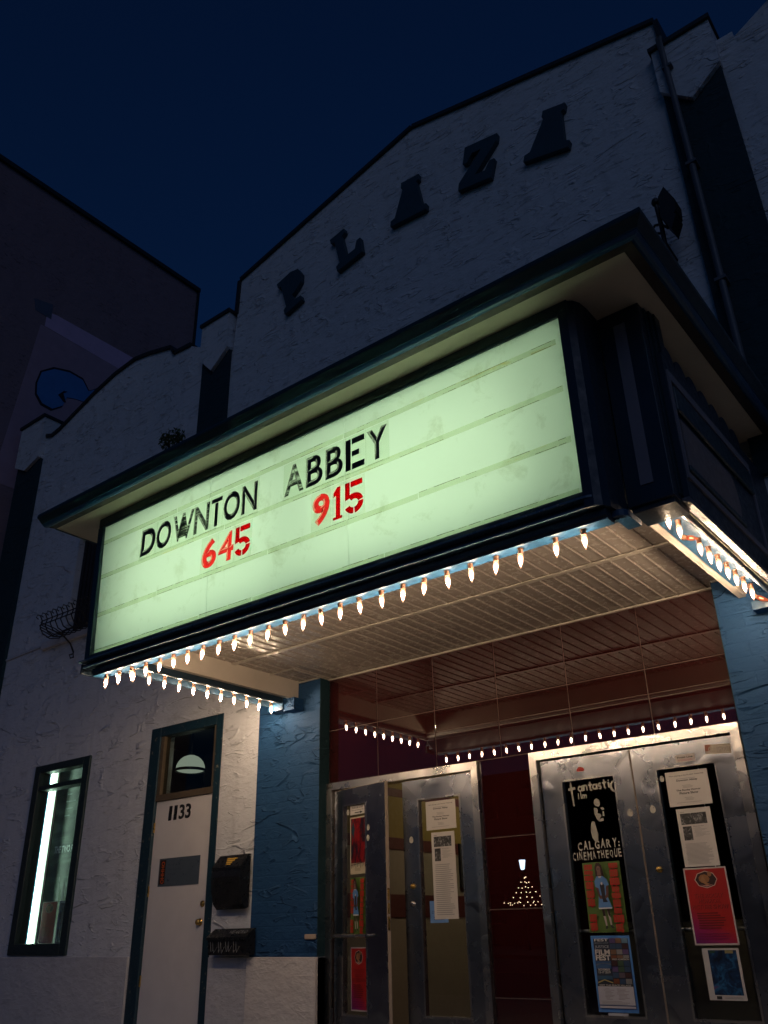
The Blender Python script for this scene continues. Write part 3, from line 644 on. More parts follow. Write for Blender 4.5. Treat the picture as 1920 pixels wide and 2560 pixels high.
# bulbs
bprof = [(0.0, -.064), (.002, -.062), (.0062, -.052), (.0112, -.038), (.0156, -.022), (.0168, -.006), (.0152, .010), (.0118, .020), (.0100, .026)]
cprof = [(0.0, -.050), (.0036, -.044), (.0068, -.033), (.0092, -.020), (.0092, -.008), (.0066, .001), (.003, .005), (0, .006)]
sprof = [(.0125, .018), (.0145, .021), (.0150, .030), (.0138, .046), (.017, .048), (.017, .052)]
def bulb_at(x, y, z, mt=M_BULB, tilt=(0, 0)):
    s_ = BULB0[mt.name]
    if s_ is None:
        d = mt is M_BULBD
        a = MB().lathe(bprof, (0, 0, 0), 14).build('bulb', M_ENVD if d else M_ENV, MQ, origin=(0, 0, 0))
        k_ = .45 if d else 1
        for nm, pr_, mm in (('glowing_core', [(r_*k_, h_*(.6 if d else 1)) for r_, h_ in cprof], mt), ('socket', sprof, paint('amber_socket', (.30, .14, .08), .4))):
            c = MB().lathe(pr_, (0, 0, 0), 12).build(nm, mm, a, origin=(0, 0, 0)); c.location = (0, 0, 0)
        BULB0[mt.name] = a; o = a
    else: o = dup(s_, (0, 0, 0))
    o.location = Vector((x, y, z))-wloc(MQ); o.rotation_euler = (tilt[0], tilt[1], R.uniform(0, 6)); return o
BULB0 = {M_BULB.name: None, M_BULBD.name: None}
for k in range(1, 25): bulb_at(-5.872+.161*k+R.uniform(-.006, .006), -2.213, 2.791, tilt=(R.uniform(-.08, .08), R.uniform(-.1, .1)))
for x in (-1.797, -1.634): bulb_at(x, -2.213, 2.791, tilt=(R.uniform(-.05, .05), R.uniform(-.05, .05)))
for k in range(-2, 10): bulb_at(-5.941, -1.647+.161*k, 2.985-.022, tilt=(R.uniform(-.08, .08), R.uniform(-.08, .08)))
for k in range(0, 11):
    d = k in (2, 10)
    bulb_at(-1.331, -1.776+.161*k, 2.963, M_BULBD if d else M_BULB, (0, 0) if not d else (rad(-55), rad(-40)))

# =========================================================== MARQUEE LETTERS
M_LB = flat((.010, .010, .010), .5); M_LBW = film('worn_black_film', (.03, .03, .03), (.72, .74, .70), (.50, .60), 7, .02, .7, 6); M_LG = film('grey_translucent_plastic', (.42, .40, .40), (.22, .2, .2), (.5, .6), 14); M_LR = film('red_translucent_plastic', (.62, .012, .014)); M_LP = film('pink_translucent_plastic', (.86, .30, .27))
def arc_strip(cx, cz, rx, rz, a0, a1, t, n_=10):
    o = [(cx+rx*math.cos(rad(a0+(a1-a0)*k/n_)), cz+rz*math.sin(rad(a0+(a1-a0)*k/n_))) for k in range(n_+1)]
    i = [(cx+(rx-t)*math.cos(rad(a0+(a1-a0)*k/n_)), cz+(rz-t)*math.sin(rad(a0+(a1-a0)*k/n_))) for k in range(n_+1)]
    return o+i[::-1]
def solid(ch, w_, h):
    t = .24*w_+.004
    if ch == 'T': return [[(0, h), (w_, h), (w_, h-t*1.05), (0, h-t*1.05)], [(w_/2-t/2, h-t*1.25), (w_/2+t/2, h-t*1.25), (w_/2+t/2, 0), (w_/2-t/2, 0)]]
    if ch == 'E': return [[(0, 0), (t, 0), (t, h), (0, h)], [(t+.012, h), (w_, h), (w_, h-t), (t+.012, h-t)], [(t+.012, 0), (w_, 0), (w_, t), (t+.012, t)], [(t+.012, h*.42), (w_*.72, h*.42), (w_*.72, h*.42+t*.9), (t+.012, h*.42+t*.9)]]
    if ch == '1': return [[(w_*.32, 0), (w_*.32, h*.76), (w_*.05, h*.70), (w_*.05, h*.84), (w_*.45, h), (w_*.78, h), (w_*.78, t*.8), (w_, t*.8), (w_, 0), (0, 0), (0, t*.8), (w_*.32, t*.8)]]
    if ch == '5':
        r = w_*.5; rz = h*.31
        return [[(t*.1, h*.46), (t*1.05, h*.50), (t*1.05, h), (t*.1, h)], [(t*1.25, h), (w_*.95, h), (w_*.95, h-t*.95), (t*1.25, h-t*.95)],
                arc_strip(w_*.5, rz, r, rz, 128, 12, t), arc_strip(w_*.5, rz, r, rz, 2, -84, t), arc_strip(w_*.5, rz, r, rz, -96, -160, t)]
def mletter(ch, x0, x1, z0, z1, dark, light, grp, label, is_solid=False):
    y = yp((z0+z1)/2); pz0, pz1 = z0-.03, z1+.025
    P = MB().box(x0-.012, x1+.012, y-.022, y-.0195, pz0, pz1).build('marquee_letter', M_PLATE)
    g = MB()
    if is_solid:
        for poly in solid(ch, x1-x0, z1-z0): g.prism([(x0+a, z0+b) for a, b in poly], 'y', y-.0250, y-.0222, 0)
    else:
        v, f_, n_ = text_geo(ch, .068, -.026 if ch in 'D96' else -.036)
        lx = min(p.x for p in v); hx = max(p.x for p in v); ly = min(p.y for p in v); hy = max(p.y for p in v)
        sx = (x1-x0)/(hx-lx); sz = (z1-z0)/(hy-ly)
        V = [(x0+(p.x-lx)*sx, y-.024-(p.z)*.08, z0+(p.y-ly)*sz) for p in v]
        for q, nn in zip(f_, n_):
            if nn.z < -.2: continue
            lightf = nn.z < .97 and (-nn.x*.8+nn.y*.4) > .2
            g.add([V[i] for i in q], [tuple(range(len(q)))], 1 if lightf else 0)
    if 'faded' in label or 'worn black letter W' in label or 'half rubbed' in label: dark = M_LBW
    G = g.build('glyph', [dark, light], P, fix=False)
    tag(P, label, 'sign letter', grp); return P
T1 = [('D', -5.319, -5.137), ('O', -5.128, -4.947), ('W', -4.929, -4.684), ('N', -4.677, -4.508), ('T', -4.487, -4.371), ('O', -4.352, -4.175), ('N', -4.157, -3.997), ('A', -3.727, -3.542), ('B', -3.523, -3.370), ('B', -3.346, -3.192), ('E', -3.167, -3.008), ('Y', -2.988, -2.819)]
LBL = ['black letter D that begins the film title on the lit board', 'black letter O between the D and the W of the title', 'streaky worn black letter W in the film title', 'faded black letter N between the worn W and the solid T', 'solid black letter T in the middle of the first word', 'black letter O right after the solid T',
       'black letter N that ends the first title word', 'half rubbed off black letter A that begins the second word', 'black letter B right after the rubbed A', 'black letter B just before the E', 'solid black stencil letter E in the second word', 'black letter Y that ends the film title']
for (ch, a, b), l in zip(T1, LBL): mletter(ch, a, b, 3.690, 3.922, M_LB, M_LG, 'black title letters on the marquee board', l, ch in 'TE')
T2 = [('6', -4.575, -4.413, 'two-tone red digit 6 that begins the left showtime', 0), ('4', -4.393, -4.232, 'two-tone red digit 4 between the 6 and the 5', 0), ('5', -4.221, -4.063, 'plain red stencil digit 5 of the left showtime beside the 4', 1),
      ('9', -3.472, -3.317, 'two-tone red digit 9 that begins the right showtime', 0), ('1', -3.288, -3.210, 'plain red digit 1 of the right showtime', 1), ('5', -3.189, -3.033, 'plain red stencil digit 5 of the right showtime beside the 1', 1)]
for ch, a, b, l, s_ in T2: mletter(ch, a, b, 3.380, 3.612, M_LR, M_LP, 'red showtime digits on the marquee board', l, bool(s_))

# =========================================================== THINGS ON THE WALL
# mailboxes
def yz(mb_, poly, a, b, m=0): mb_.prism(poly, 'x', a, b, m); return mb_
MX = MB(); yz(MX, [(-.035, 1.66), (-.035, 1.22), (-.075, 1.205), (-.12, 1.25), (-.155, 1.36), (-.165, 1.48), (-.15, 1.555), (-.06, 1.66)], -6.695, -6.305)
o = MX.build('mailbox', M_BLK); tag(o, 'black curved mailbox with gold stripes beside the white door', 'mailbox', 'mailboxes beside the white door')
lid = MB(); yz(lid, [(-.034, 1.675), (-.062, 1.675), (-.160, 1.565), (-.160, 1.548), (-.152, 1.548), (-.06, 1.662), (-.034, 1.662)], -6.70, -6.30); lid.build('lid', M_BLK, o)
gs = MB()
for k, (a, b) in enumerate(((-6.56, -6.42), (-6.55, -6.44), (-6.54, -6.455), (-6.53, -6.46))):
    t = .25+.16*k; yy = -.062-(.098)*t; zz = 1.675-(.11)*t; gs.add([(a, yy-.0015, zz), (b, yy-.0015, zz), (b, yy-.0115, zz-.012), (a, yy-.0115, zz-.012)], [(0, 1, 2, 3)])
gs.build('gold_stripes', flat((.55, .33, .05)), o); MB().lathe([(0, .008), (.010, .006), (.012, 0)], (-6.60, -.152, 1.50), 12, 0, 'y').build('lock', M_STEEL2, o)
o = yz(MB(), [(-.035, 1.03), (-.035, .83), (-.14, .83), (-.15, .95), (-.15, .985)], -6.70, -6.20).build('mailbox', M_BLK); tag(o, 'small black mailbox scribbled with white marker, lower one beside the door', 'mailbox', 'mailboxes beside the white door')
yz(MB(), [(-.034, 1.045), (-.06, 1.045), (-.165, .975), (-.165, .95), (-.158, .95), (-.056, 1.032), (-.034, 1.032)], -6.71, -6.19).build('lid', M_BLK, o)
sb = MB(); R2 = random.Random(3); cur = -6.66
for j in range(4):
    p = [(cur, -.154, .95-.0), (cur+.012, -.154, .86), (cur+.03, -.154, .875), (cur+.035, -.154, .945), (cur+.05, -.154, .855), (cur+.085, -.154, .90)]
    p = [(a+R2.uniform(-.006, .006), -.1515, min(.94, c_+R2.uniform(-.012, .008))) for a, b, c_ in p]; sb.tube(p, .0022, 4); cur += .10
for j, ch in enumerate('HEACRO'):
    v, f_, n_ = text_geo(ch); V = [(-6.46+.038*j+p.x*.05, -.0665-(1-p.y)*.055-.002+.0*j, 1.04-.035*(1-p.y)+.0) for p in v]; sb.add(V, f_)
sb.build('marker_scribble', flat((.34, .36, .38)), o)
# window basket (wrought iron)
WB = MB()
for k in range(11):
    xx = -10.13+.118*k; prof_ = [(-.02, 4.70), (-.08, 4.60), (-.22, 4.56), (-.33, 4.60), (-.38, 4.68), (-.36, 4.76), (-.40, 4.83), (-.44, 4.83), (-.45, 4.79), (-.42, 4.775)]
    WB.tube([(xx, a, b) for a, b in prof_], .008, 5)
for a, b in ((-.38, 4.70), (-.36, 4.765), (-.25, 4.57), (-.03, 4.72)): WB.tube([(-10.15, a, b), (-8.92, a, b)], .008, 5)
for xx in (-10.15, -8.93):
    for t in range(4): WB.tube([(xx, -.02, 4.70-.01*t), (xx, -.16, 4.60+.04*t), (xx, -.37, 4.66+.03*t)], .007, 5)
for xx in (-9.78, -9.2): WB.tube([(xx, -.30, 4.56), (xx, -.12, 4.44), (xx, -.06, 4.34), (xx, -.05, 4.27), (xx, -.09, 4.25), (xx, -.11, 4.29), (xx, -.07, 4.31)], .011, 6)
tag(WB.build('window_basket', M_IRON), 'black wrought iron scroll basket under the dark upper window', 'window box')
# wall lantern on the right of the gable
LN = empty('wall_lantern', (-1.36, -.2, 6.2), 'dark unlit bracket lantern above the marquee corner', 'lantern')
MB().prism([(-1.30, 6.60), (-1.235, 6.42), (-1.245, 6.30), (-1.265, 6.28), (-1.25, 6.26), (-1.31, 6.13), (-1.335, 6.20), (-1.375, 6.30), (-1.36, 6.52)], 'y', -.36, -.20).build('lantern_body', M_IRON, LN)
MB().tube([(-1.415, -.25, 6.54), (-1.41, -.25, 6.30), (-1.415, -.25, 5.9)], .020, 8).lathe([(0, .06), (.03, .045), (.038, .02), (.03, -.005), (.0, -.02)], (-1.415, -.25, 6.56), 10).build('post', M_IRON, LN)
MB().tube([(-1.50, -.25, 6.30), (-1.46, -.25, 6.345), (-1.41, -.25, 6.33), (-1.36, -.25, 6.25)], .011, 6).tube([(-1.41, 0.0, 6.1), (-1.41, -.25, 6.12)], .015, 6).tube([(-1.49, -.25, 6.22), (-1.45, -.25, 6.25), (-1.41, -.25, 6.22)], .012, 6).build('bracket', M_IRON, LN)
# bush growing on the marquee roof
rb = random.Random(5); bm_ = MB()
for k in range(420):
    d = Vector((rb.gauss(0, 1), rb.gauss(0, 1), rb.gauss(0, .8))).normalized()*rb.random()**.45
    c_ = Vector((-4.66, -2.60, 4.385))+Vector((d.x*.13, d.y*.08, d.z*.085+.0)); s_ = rb.uniform(.007, .014)
    a = Vector((rb.gauss(0, 1), rb.gauss(0, 1), rb.gauss(0, 1))).normalized(); b = a.cross(Vector((rb.random(), rb.random(), 1))).normalized()
    bm_.add([c_-a*s_*1.5, c_+b*s_*.7, c_+a*s_*1.5, c_-b*s_*.7], [(0, 1, 2, 3)])
BU = empty('roof_plant', (-4.66, -2.60, 4.30), 'small leafy weed growing from the marquee gutter', 'plant')
bm_.build('foliage', paint('green_leaves', (.07, .11, .03), .6, .4), BU)
st_ = MB()
for k in range(14):
    a = rb.uniform(0, 6.28); st_.tube([(-4.66, -2.60, 4.27), (-4.66+.05*math.cos(a), -2.60+.03*math.sin(a), 4.36), (-4.66+.12*math.cos(a), -2.60+.07*math.sin(a), 4.38+rb.uniform(0, .1))], [.004, .003, .0015], 4)
st_.build('stem', paint('twig_brown', (.06, .05, .03), .8), BU)
# chipped bolt on the blue pillar edge
tag(MB().box(-5.60, -5.475, -.034, -.0145, .945, .985, 0, .006).build('door_stop', M_EDGE), 'chipped cream door stop on the blue pillar', 'door stop')

# =========================================================== POSTERS AND STICKERS ON THE DOORS
def gradpaper(name, stops, ax=2):
    if name in _c: return _c[name]
    mt, nt, bs, out = nmat(name); tc = N(nt, 'ShaderNodeTexCoord'); sp = N(nt, 'ShaderNodeSeparateXYZ')
    mp = N(nt, 'ShaderNodeMapping'); mp.inputs['Rotation'].default_value = (0, rad(-22), 0); nt.links.new(tc.outputs['Generated'], mp.inputs[0]); nt.links.new(mp.outputs[0], sp.inputs[0])
    nt.links.new(ramp(nt, sp.outputs[2], stops), bs.inputs['Base Color']); bs.inputs['Roughness'].default_value = .4; _c[name] = mt; return mt
def noisepaper(name, stops, scale, sx=1, sz=1):
    if name in _c: return _c[name]
    mt, nt, bs, out = nmat(name); nt.links.new(ramp(nt, noi(nt, pos(nt, sx, 1, sz), scale, 5, .6, .8), stops), bs.inputs['Base Color']); bs.inputs['Roughness'].default_value = .35; _c[name] = mt; return mt
WHT = (.60, .56, .52); INK = (.03, .03, .03); GRY = (.30, .29, .28)
class Sheet:
    """a sheet of paper facing the street; u, v run 0..1 from its lower left corner"""
    def __init__(s, x0, x1, z0, z1, y, mat, tilt=0):
        s.x0, s.w, s.z0, s.h, s.y = x0, x1-x0, z0, z1-z0, y; s.mb = MB(); s.mats = [mat]; s.t = tilt; s.k = 0
        s.mb.box(x0, x1, y-.0006, y, z0, z1, 0)
    def mi(s, m_):
        if isinstance(m_, tuple): m_ = flat(m_, .45)
        if m_ not in s.mats: s.mats.append(m_)
        return s.mats.index(m_)
    def P(s, u, v): return (s.x0+u*s.w, s.z0+v*s.h)
    def up(s): s.k += 1; return s.y-.0006-.00022*s.k
    def poly(s, pts, m_): y = s.up(); s.mb.add([(s.P(u, v)[0], y, s.P(u, v)[1]) for u, v in pts], [tuple(range(len(pts)))], s.mi(m_)); return s
    def rect(s, u0, v0, u1, v1, m_): return s.poly([(u0, v0), (u1, v0), (u1, v1), (u0, v1)], m_)
    def oval(s, u, v, ru, rv, m_, n=14): return s.poly([(u+ru*math.cos(6.2832*k/n), v+rv*math.sin(6.2832*k/n)) for k in range(n)], m_)
    def text(s, t, u, v, h, m_=INK, width=None, align='c', off=.01, shear=0, rot=0):
        y = s.up(); p = s.P(u, v); put_text(s.mb, t, p[0], p[1], h*s.h, y, s.mi(m_), width=width*s.w if width else None, offset=off, align=align, shear=shear, rot=rot); return s
    def lines(s, u0, u1, v1, v0, n, m_=GRY, jag=.1, th=.35, seed=1):
        r = random.Random(seed); y = s.up(); dv = (v1-v0)/n
        for k in range(n):
            a = u0+(r.uniform(0, jag)*.1); b = u1-r.uniform(0, jag)*(u1-u0); v = v1-dv*(k+.5); p = s.P(a, v-dv*th/2); q2 = s.P(b, v+dv*th/2)
            s.mb.add([(p[0], y, p[1]), (q2[0], y, p[1]), (q2[0], y, q2[1]), (p[0], y, q2[1])], [(0, 1, 2, 3)], s.mi(m_))
        return s
    def done(s, name, label, cat, group=None, hinge=None):
        o = s.mb.build(name, s.mats, origin=hinge, fix=False); tag(o, label, cat, group)
        if hinge is not None: o.rotation_euler.z = OPENR
        elif s.t:
            o.rotation_euler.y = s.t
        return o
HG = (-5.385, YT+.02, 0); YG = YT+.012; YG2 = YT+.024       # glass planes of the open and the closed leaves
def notice(x0, x1, z0, z1, y, label, grp):
    s = Sheet(x0, x1, z0, z1, y, flat(WHT))
    s.text('Now playing at the PLAZA THEATRE', .5, .85, .045, INK, .82); s.lines(.25, .75, .80, .76, 1, GRY)
    s.text('Downton Abbey', .5, .69, .07, INK, .50, off=.03); s.lines(.36, .64, .60, .50, 3, GRY, .3)
    s.text('The Rocky Horror', .5, .41, .065, INK, .58, off=.03); s.text('Picture Show', .5, .33, .065, INK, .44, off=.03)
    s.lines(.38, .62, .25, .15, 3, GRY, .3); s.lines(.18, .82, .11, .08, 1, GRY)
    return s.done('notice', label, 'notice', grp)
def review(x0, x1, z0, z1, y, label, grp, long=False):
    s = Sheet(x0, x1, z0, z1, y, flat(WHT)); f = .62 if long else 1
    ph = noisepaper('print_photo', [(.3, .012), (.55, .06), (.68, .32)], 38)
    T = lambda v: 1-(1-v)*f
    s.text('Showtimes' if False else 'Rotten Tomatoes' if False else 'Review', .12, T(.935), .014*f, INK, .12, 'l'); s.rect(.10, T(.72), .86, T(.915), ph); s.rect(.12, T(.45), .38, T(.69), ph)
    s.text('Reviews', .44, T(.675), .012*f, INK, .3, 'l'); s.lines(.42, .88, T(.66), T(.50), 8, GRY, .6, .28)
    s.lines(.10, .90, T(.40), .04, 26 if long else 18, GRY, .25, .35, 5)
    return s.done('review_sheet', label, 'notice', grp)
RED = (.42, .016, .012); GRN = (.09, .16, .03)
def girl(x0, x1, z0, z1, y, label, hinge=None):
    s = Sheet(x0, x1, z0, z1, y, flat(GRN)); r = random.Random(4)
    for side in (0, 1):
        v = .97
        while v > .06:
            hh = r.choice((.05, .07, .10, .035)); wd = r.uniform(.18, .30); uc = (.15 if side == 0 else .84); skip = .32 < v < .40 and side == 0
            if not skip:
                s.rect(uc-wd/2, v-hh, uc+wd/2, v, RED)
                for q_ in range(4):
                    a = uc-wd/2+wd*(q_+.5)/4.2; s.rect(a, v-hh*.85, a+.009, v-hh*.15, GRN)
                for q_ in range(3): a = uc-wd/2+wd*r.random()*.9; s.rect(a, v-hh-.02, a+.016, v-hh, RED)
            v -= hh+.022
    D_ = (.035, .014, .012); SK = (.19, .10, .085); BL = (.10, .24, .50)
    s.poly([(.37, .92), (.42, .985), (.50, .99), (.56, .94), (.60, .78), (.52, .74), (.38, .76)], D_)
    s.oval(.47, .89, .055, .052, SK); s.oval(.455, .895, .012, .008, INK); s.oval(.49, .895, .012, .008, INK)
    s.poly([(.43, .86), (.52, .86), (.53, .80), (.42, .80)], SK)
    s.poly([(.33, .72), (.40, .79), (.56, .79), (.66, .74), (.70, .66), (.62, .65), (.60, .60), (.62, .50), (.72, .34), (.36, .34), (.40, .50), (.41, .62), (.34, .64)], BL)
    s.poly([(.36, .345), (.72, .345), (.71, .325), (.37, .325)], (.6, .6, .6)); s.poly([(.44, .79), (.53, .79), (.50, .765), (.46, .765)], (.55, .5, .45))
    s.poly([(.34, .64), (.42, .62), (.44, .52), (.56, .50), (.60, .53), (.62, .64), (.68, .655), (.66, .50), (.56, .46), (.42, .47)], (.12, .05, .04))
    s.poly([(.46, .66), (.52, .71), (.58, .66), (.57, .48), (.62, .42), (.50, .42)], (.02, .02, .03)); s.oval(.515, .685, .025, .022, (.6, .55, .5))
    s.poly([(.44, .325), (.51, .325), (.54, .09), (.50, .09)], (.45, .38, .34)); s.poly([(.57, .325), (.64, .325), (.66, .10), (.62, .10)], (.45, .38, .34))
    s.poly([(.44, .325), (.51, .325), (.52, .22), (.46, .23)], D_); s.poly([(.57, .325), (.64, .325), (.65, .20), (.60, .24)], D_)
    s.poly([(.50, .09), (.55, .095), (.53, .05), (.48, .05)], INK); s.poly([(.61, .10), (.67, .10), (.72, .06), (.65, .055)], INK)
    return s.done('film_poster', label, 'poster', 'film posters on the doors', hinge)
def redposter(x0, x1, z0, z1, y, label, hinge=None):
    s = Sheet(x0, x1, z0, z1, y, flat((.50, .44, .42)))
    s.rect(.035, .022, .965, .98, gradpaper('print_red_purple', [(0, (.08, .006, .12)), (.22, (.26, .008, .10)), (.5, (.40, .014, .012)), (1, (.36, .012, .010))]))
    s.oval(.5, .84, .265, .115, (.55, .40, .34), 8); s.oval(.5, .84, .245, .104, (.035, .012, .012), 8); s.oval(.46, .85, .13, .06, (.28, .13, .05), 9); s.oval(.60, .91, .05, .035, (.30, .14, .06), 8)
    s.poly([(.36, .83), (.44, .90), (.50, .80), (.58, .78), (.50, .76), (.42, .80)], (.34, .17, .07)); s.poly([(.34, .775), (.5, .745), (.66, .775), (.5, .762)], (.5, .25, .22))
    dk = (.16, .006, .008)
    for t, v, wd in (('THE ROCKY', .60, .68), ('HORROR', .53, .50), ('PICTURE SHOW', .455, .84)):
        s.text(t, .5, v, .058, dk, wd, off=.04); s.text(t, .49, v+.006, .052, (.46, .03, .02), wd*.97, off=-.01)
    s.lines(.16, .84, .42, .20, 7, dk, .3, .45, 8); s.lines(.12, .88, .16, .06, 3, (.18, .005, .05), .2, .3, 9)
    return s.done('film_poster', label, 'poster', 'film posters on the doors', hinge)
# open leaf
s = Sheet(-5.172, -4.955, 1.925, 2.003, YG, flat(WHT)); s.text('AFTER FEES CUSTOMERS' if False else 'DOOR USED AS EXIT', .5, .66, .2, INK, .75, off=.03); s.text('Please enter through box office', .5, .42, .12, INK, .8, off=.02); s.poly([(.3, .26), (.66, .26), (.66, .36), (.84, .2), (.66, .06), (.66, .16), (.3, .16)], INK)
s.done('notice', 'narrow white notice with an arrow at the top of the open door', 'notice', 'white notices on the door glass', HG)
s = Sheet(-5.172, -4.955, 1.44, 1.905, YG, flat((.55, .48, .34)))
s.rect(.05, .19, .95, .975, noisepaper('print_dark_red_art', [(.35, (.008, .02, .04)), (.5, (.03, .006, .01)), (.62, (.28, .01, .012)), (.72, (.06, .005, .02))], 9, 1.6, .5))
s.poly([(.45, .95), (.60, .93), (.66, .78), (.60, .66), (.62, .50), (.54, .30), (.46, .50), (.44, .66), (.40, .80)], noisepaper('print_red_streak', [(.35, (.36, .012, .012)), (.6, (.12, .006, .01))], 22)); s.poly([(.08, .75), (.2, .93), (.3, .8), (.22, .6)], (.012, .05, .07))
for k in range(9): s.rect(.06+.1*k, .10+.018*(k % 3), .085+.1*k, .21, INK)
s.poly([(.05, .15), (.9, .185), (.9, .195), (.05, .16)], INK); s.lines(.3, .7, .10, .05, 3, (.3, .25, .15))
s.done('film_poster', 'dark red and blue abstract poster with a cream foot on the open door', 'poster', 'film posters on the doors', HG)
girl(-5.172, -4.957, .975, 1.412, YG, 'green and red poster of a girl in a blue dress on the narrow open door', HG)
redposter(-5.170, -4.957, .42, .88, YG, 'red poster low on the narrow open door', HG)
# second leaf
notice(-4.39, -4.09, 1.74, 1.968, YG2, 'white programme notice at the top of the door with the long hanging sheet', 'white notices on the door glass')
review(-4.345, -4.115, 1.07, 1.72, YG2, 'long white review strip hanging below a notice', 'printed reviews on the door glass', True)
s = Sheet(-4.39, -4.215, 1.045, 1.205, YG2+.0014, flat((.13, .27, .55))); s.text("Child's Care", .5, .42, .13, (.03, .06, .2), .8, shear=.3); s.lines(.2, .8, .3, .1, 2, (.03, .06, .2)); s.oval(.55, .75, .12, .13, (.4, .3, .3))
s.done('notice', 'pale blue notice half behind the long white strip', 'notice')
# third leaf: brush painted lettering, a poster, a blue festival poster
def strokes(pl, x, z, s_, y, mb_, w_, seed=0):
    r = random.Random(seed)
    for line in pl:
        pts = [(x+a*s_, z+b*s_) for a, b in line]
        for (a, b), (c_, d) in zip(pts[:-1], pts[1:]):
            dv = Vector((c_-a, d-b)); ln = dv.length
            if ln < 1e-6: continue
            n_ = Vector((-dv.y, dv.x))/ln; e_ = dv/ln; wv = w_*r.uniform(.75, 1.2)/2; e2 = w_*.3
            mb_.add([(a-e_.x*e2+n_.x*wv, y, b-e_.y*e2+n_.y*wv), (a-e_.x*e2-n_.x*wv, y, b-e_.y*e2-n_.y*wv), (c_+e_.x*e2-n_.x*wv*.85, y, d+e_.y*e2-n_.y*wv*.85), (c_+e_.x*e2+n_.x*wv*.85, y, d+e_.y*e2+n_.y*wv*.85)], [(0, 1, 2, 3)])
            y -= .00008
def circ(cx, cy_, r, a0, a1, n_=8, ry=None): ry = ry or r; return [(cx+r*math.cos(rad(a0+(a1-a0)*k/n_)), cy_+ry*math.sin(rad(a0+(a1-a0)*k/n_))) for k in range(n_+1)]
pw = MB(); yy = YG2-.0008
GL_ = {  # small letters on a unit grid
 'a': [circ(.3, .3, .26, 50, 400), [(.56, .58), (.58, .02)]], 'n': [[(.08, .6), (.08, .02)], circ(.3, .36, .22, 170, 0)+[(.52, .02)]], 't': [[(.3, 1.0), (.28, .1), (.44, .04)], [(.08, .66), (.52, .68)]],
 's': [circ(.3, .45, .16, 50, 260, 6)+circ(.3, .15, .16, 90, -130, 6)], 'i': [[(.2, .58), (.2, .03)], [(.2, .82), (.22, .86)]], 'l': [[(.2, 1.0), (.22, .02)]], 'm': [[(.05, .6), (.05, .02)], circ(.22, .38, .17, 175, 0, 6)+[(.39, .02)], circ(.56, .38, .17, 175, 0, 6)+[(.73, .02)]],
 'C': [circ(.5, .5, .42, 50, 310, 10)]}
xx = -2.975
for ch, adv in zip('antasti', (.043, .041, .036, .040, .038, .040, .022)): strokes(GL_[ch], xx, 1.905+(xx+2.975)*.03+R.uniform(-.004, .004), .060, yy, pw, .013, ord(ch)); xx += adv
strokes(GL_['C'], xx-.002, 1.872, .088, yy, pw, .018, 2)
strokes([circ(.32, .80, .17, 10, 180, 6)+[(.14, .5), (.16, .0), (.20, -.55), (.22, -.9)], [(-.05, .22), (.42, .26)]], -3.045, 1.905, .105, yy, pw, .018, 3)
xx = -2.985
for ch, adv in zip('ilm', (.020, .020, .04)): strokes(GL_[ch], xx, 1.855, .042, yy, pw, .011, 7); xx += adv
xx = -3.03
for j, ch in enumerate('CALGARY:'):
    h_ = .062*(1+R.uniform(-.1, .1)); put_text(pw, ch, xx, 1.495+j*.0015+R.uniform(-.003, .003), h_ if ch != ':' else .035, yy, 0, width=.036 if ch != ':' else .010, offset=.035, rot=R.uniform(-.06, .06)); xx += .0455
xx = -3.078
for j, ch in enumerate('CINEMATHEQUE'):
    wd = {'I': .009, 'M': .034}.get(ch, .0235); put_text(pw, ch, xx, 1.428+j*.0006+R.uniform(-.003, .003), .055*(1+R.uniform(-.08, .08)), yy, 0, width=wd, offset=.03, rot=R.uniform(-.06, .06)); xx += wd+.0095
LP = Vector((-3.268, YT+.032, 0))
def onglass(mb_, name, mat): 
    o = mb_.build(name, mat, L3, fix=False); return o
tag(onglass(pw, 'painted_lettering', paint('white_brush_paint', (.40, .38, .33), .7, .35)), kind='stuff')
pf = MB()
def gp_(pts): pf.add([(a, yy, b) for a, b in pts], [tuple(range(len(pts)))])
gp_([(-2.855, 1.835), (-2.835, 1.845), (-2.815, 1.83), (-2.812, 1.80), (-2.825, 1.785), (-2.85, 1.79), (-2.862, 1.81)])
gp_([(-2.866, 1.78), (-2.84, 1.775), (-2.835, 1.76), (-2.842, 1.74), (-2.82, 1.735), (-2.812, 1.72), (-2.83, 1.70), (-2.80, 1.705), (-2.80, 1.685), (-2.83, 1.68), (-2.852, 1.70), (-2.866, 1.735)])
gp_([(-2.815, 1.775), (-2.795, 1.78), (-2.785, 1.765), (-2.80, 1.758)]); gp_([(-2.80, 1.75), (-2.788, 1.75), (-2.79, 1.715), (-2.805, 1.72)])
gp_([(-2.905, 1.66), (-2.893, 1.69), (-2.872, 1.685), (-2.866, 1.65), (-2.858, 1.60), (-2.860, 1.56), (-2.885, 1.545), (-2.905, 1.575), (-2.912, 1.62)])
onglass(pf, 'painted_portrait', paint('white_brush_paint', (.40, .38, .33), .7, .35))
girl(-3.012, -2.722, .955, 1.410, YG2, 'green and red poster of a girl in a blue dress under the brush painted words')
s = Sheet(-3.012, -2.722, .472, .935, YG2, flat((.07, .22, .55)))
s.rect(.06, .05, .95, .96, flat((.02, .03, .05))); s.text('FEST', .27, .925, .035, WHT, .36, off=.02); s.text('MARDA LOOP', .27, .89, .025, (.15, .18, .22), .36); s.text('JUSTICE', .27, .825, .045, (.35, .37, .4), .36); s.text('FILM', .27, .745, .07, WHT, .38, off=.03); s.text('FEST', .27, .67, .07, WHT, .38, off=.03)
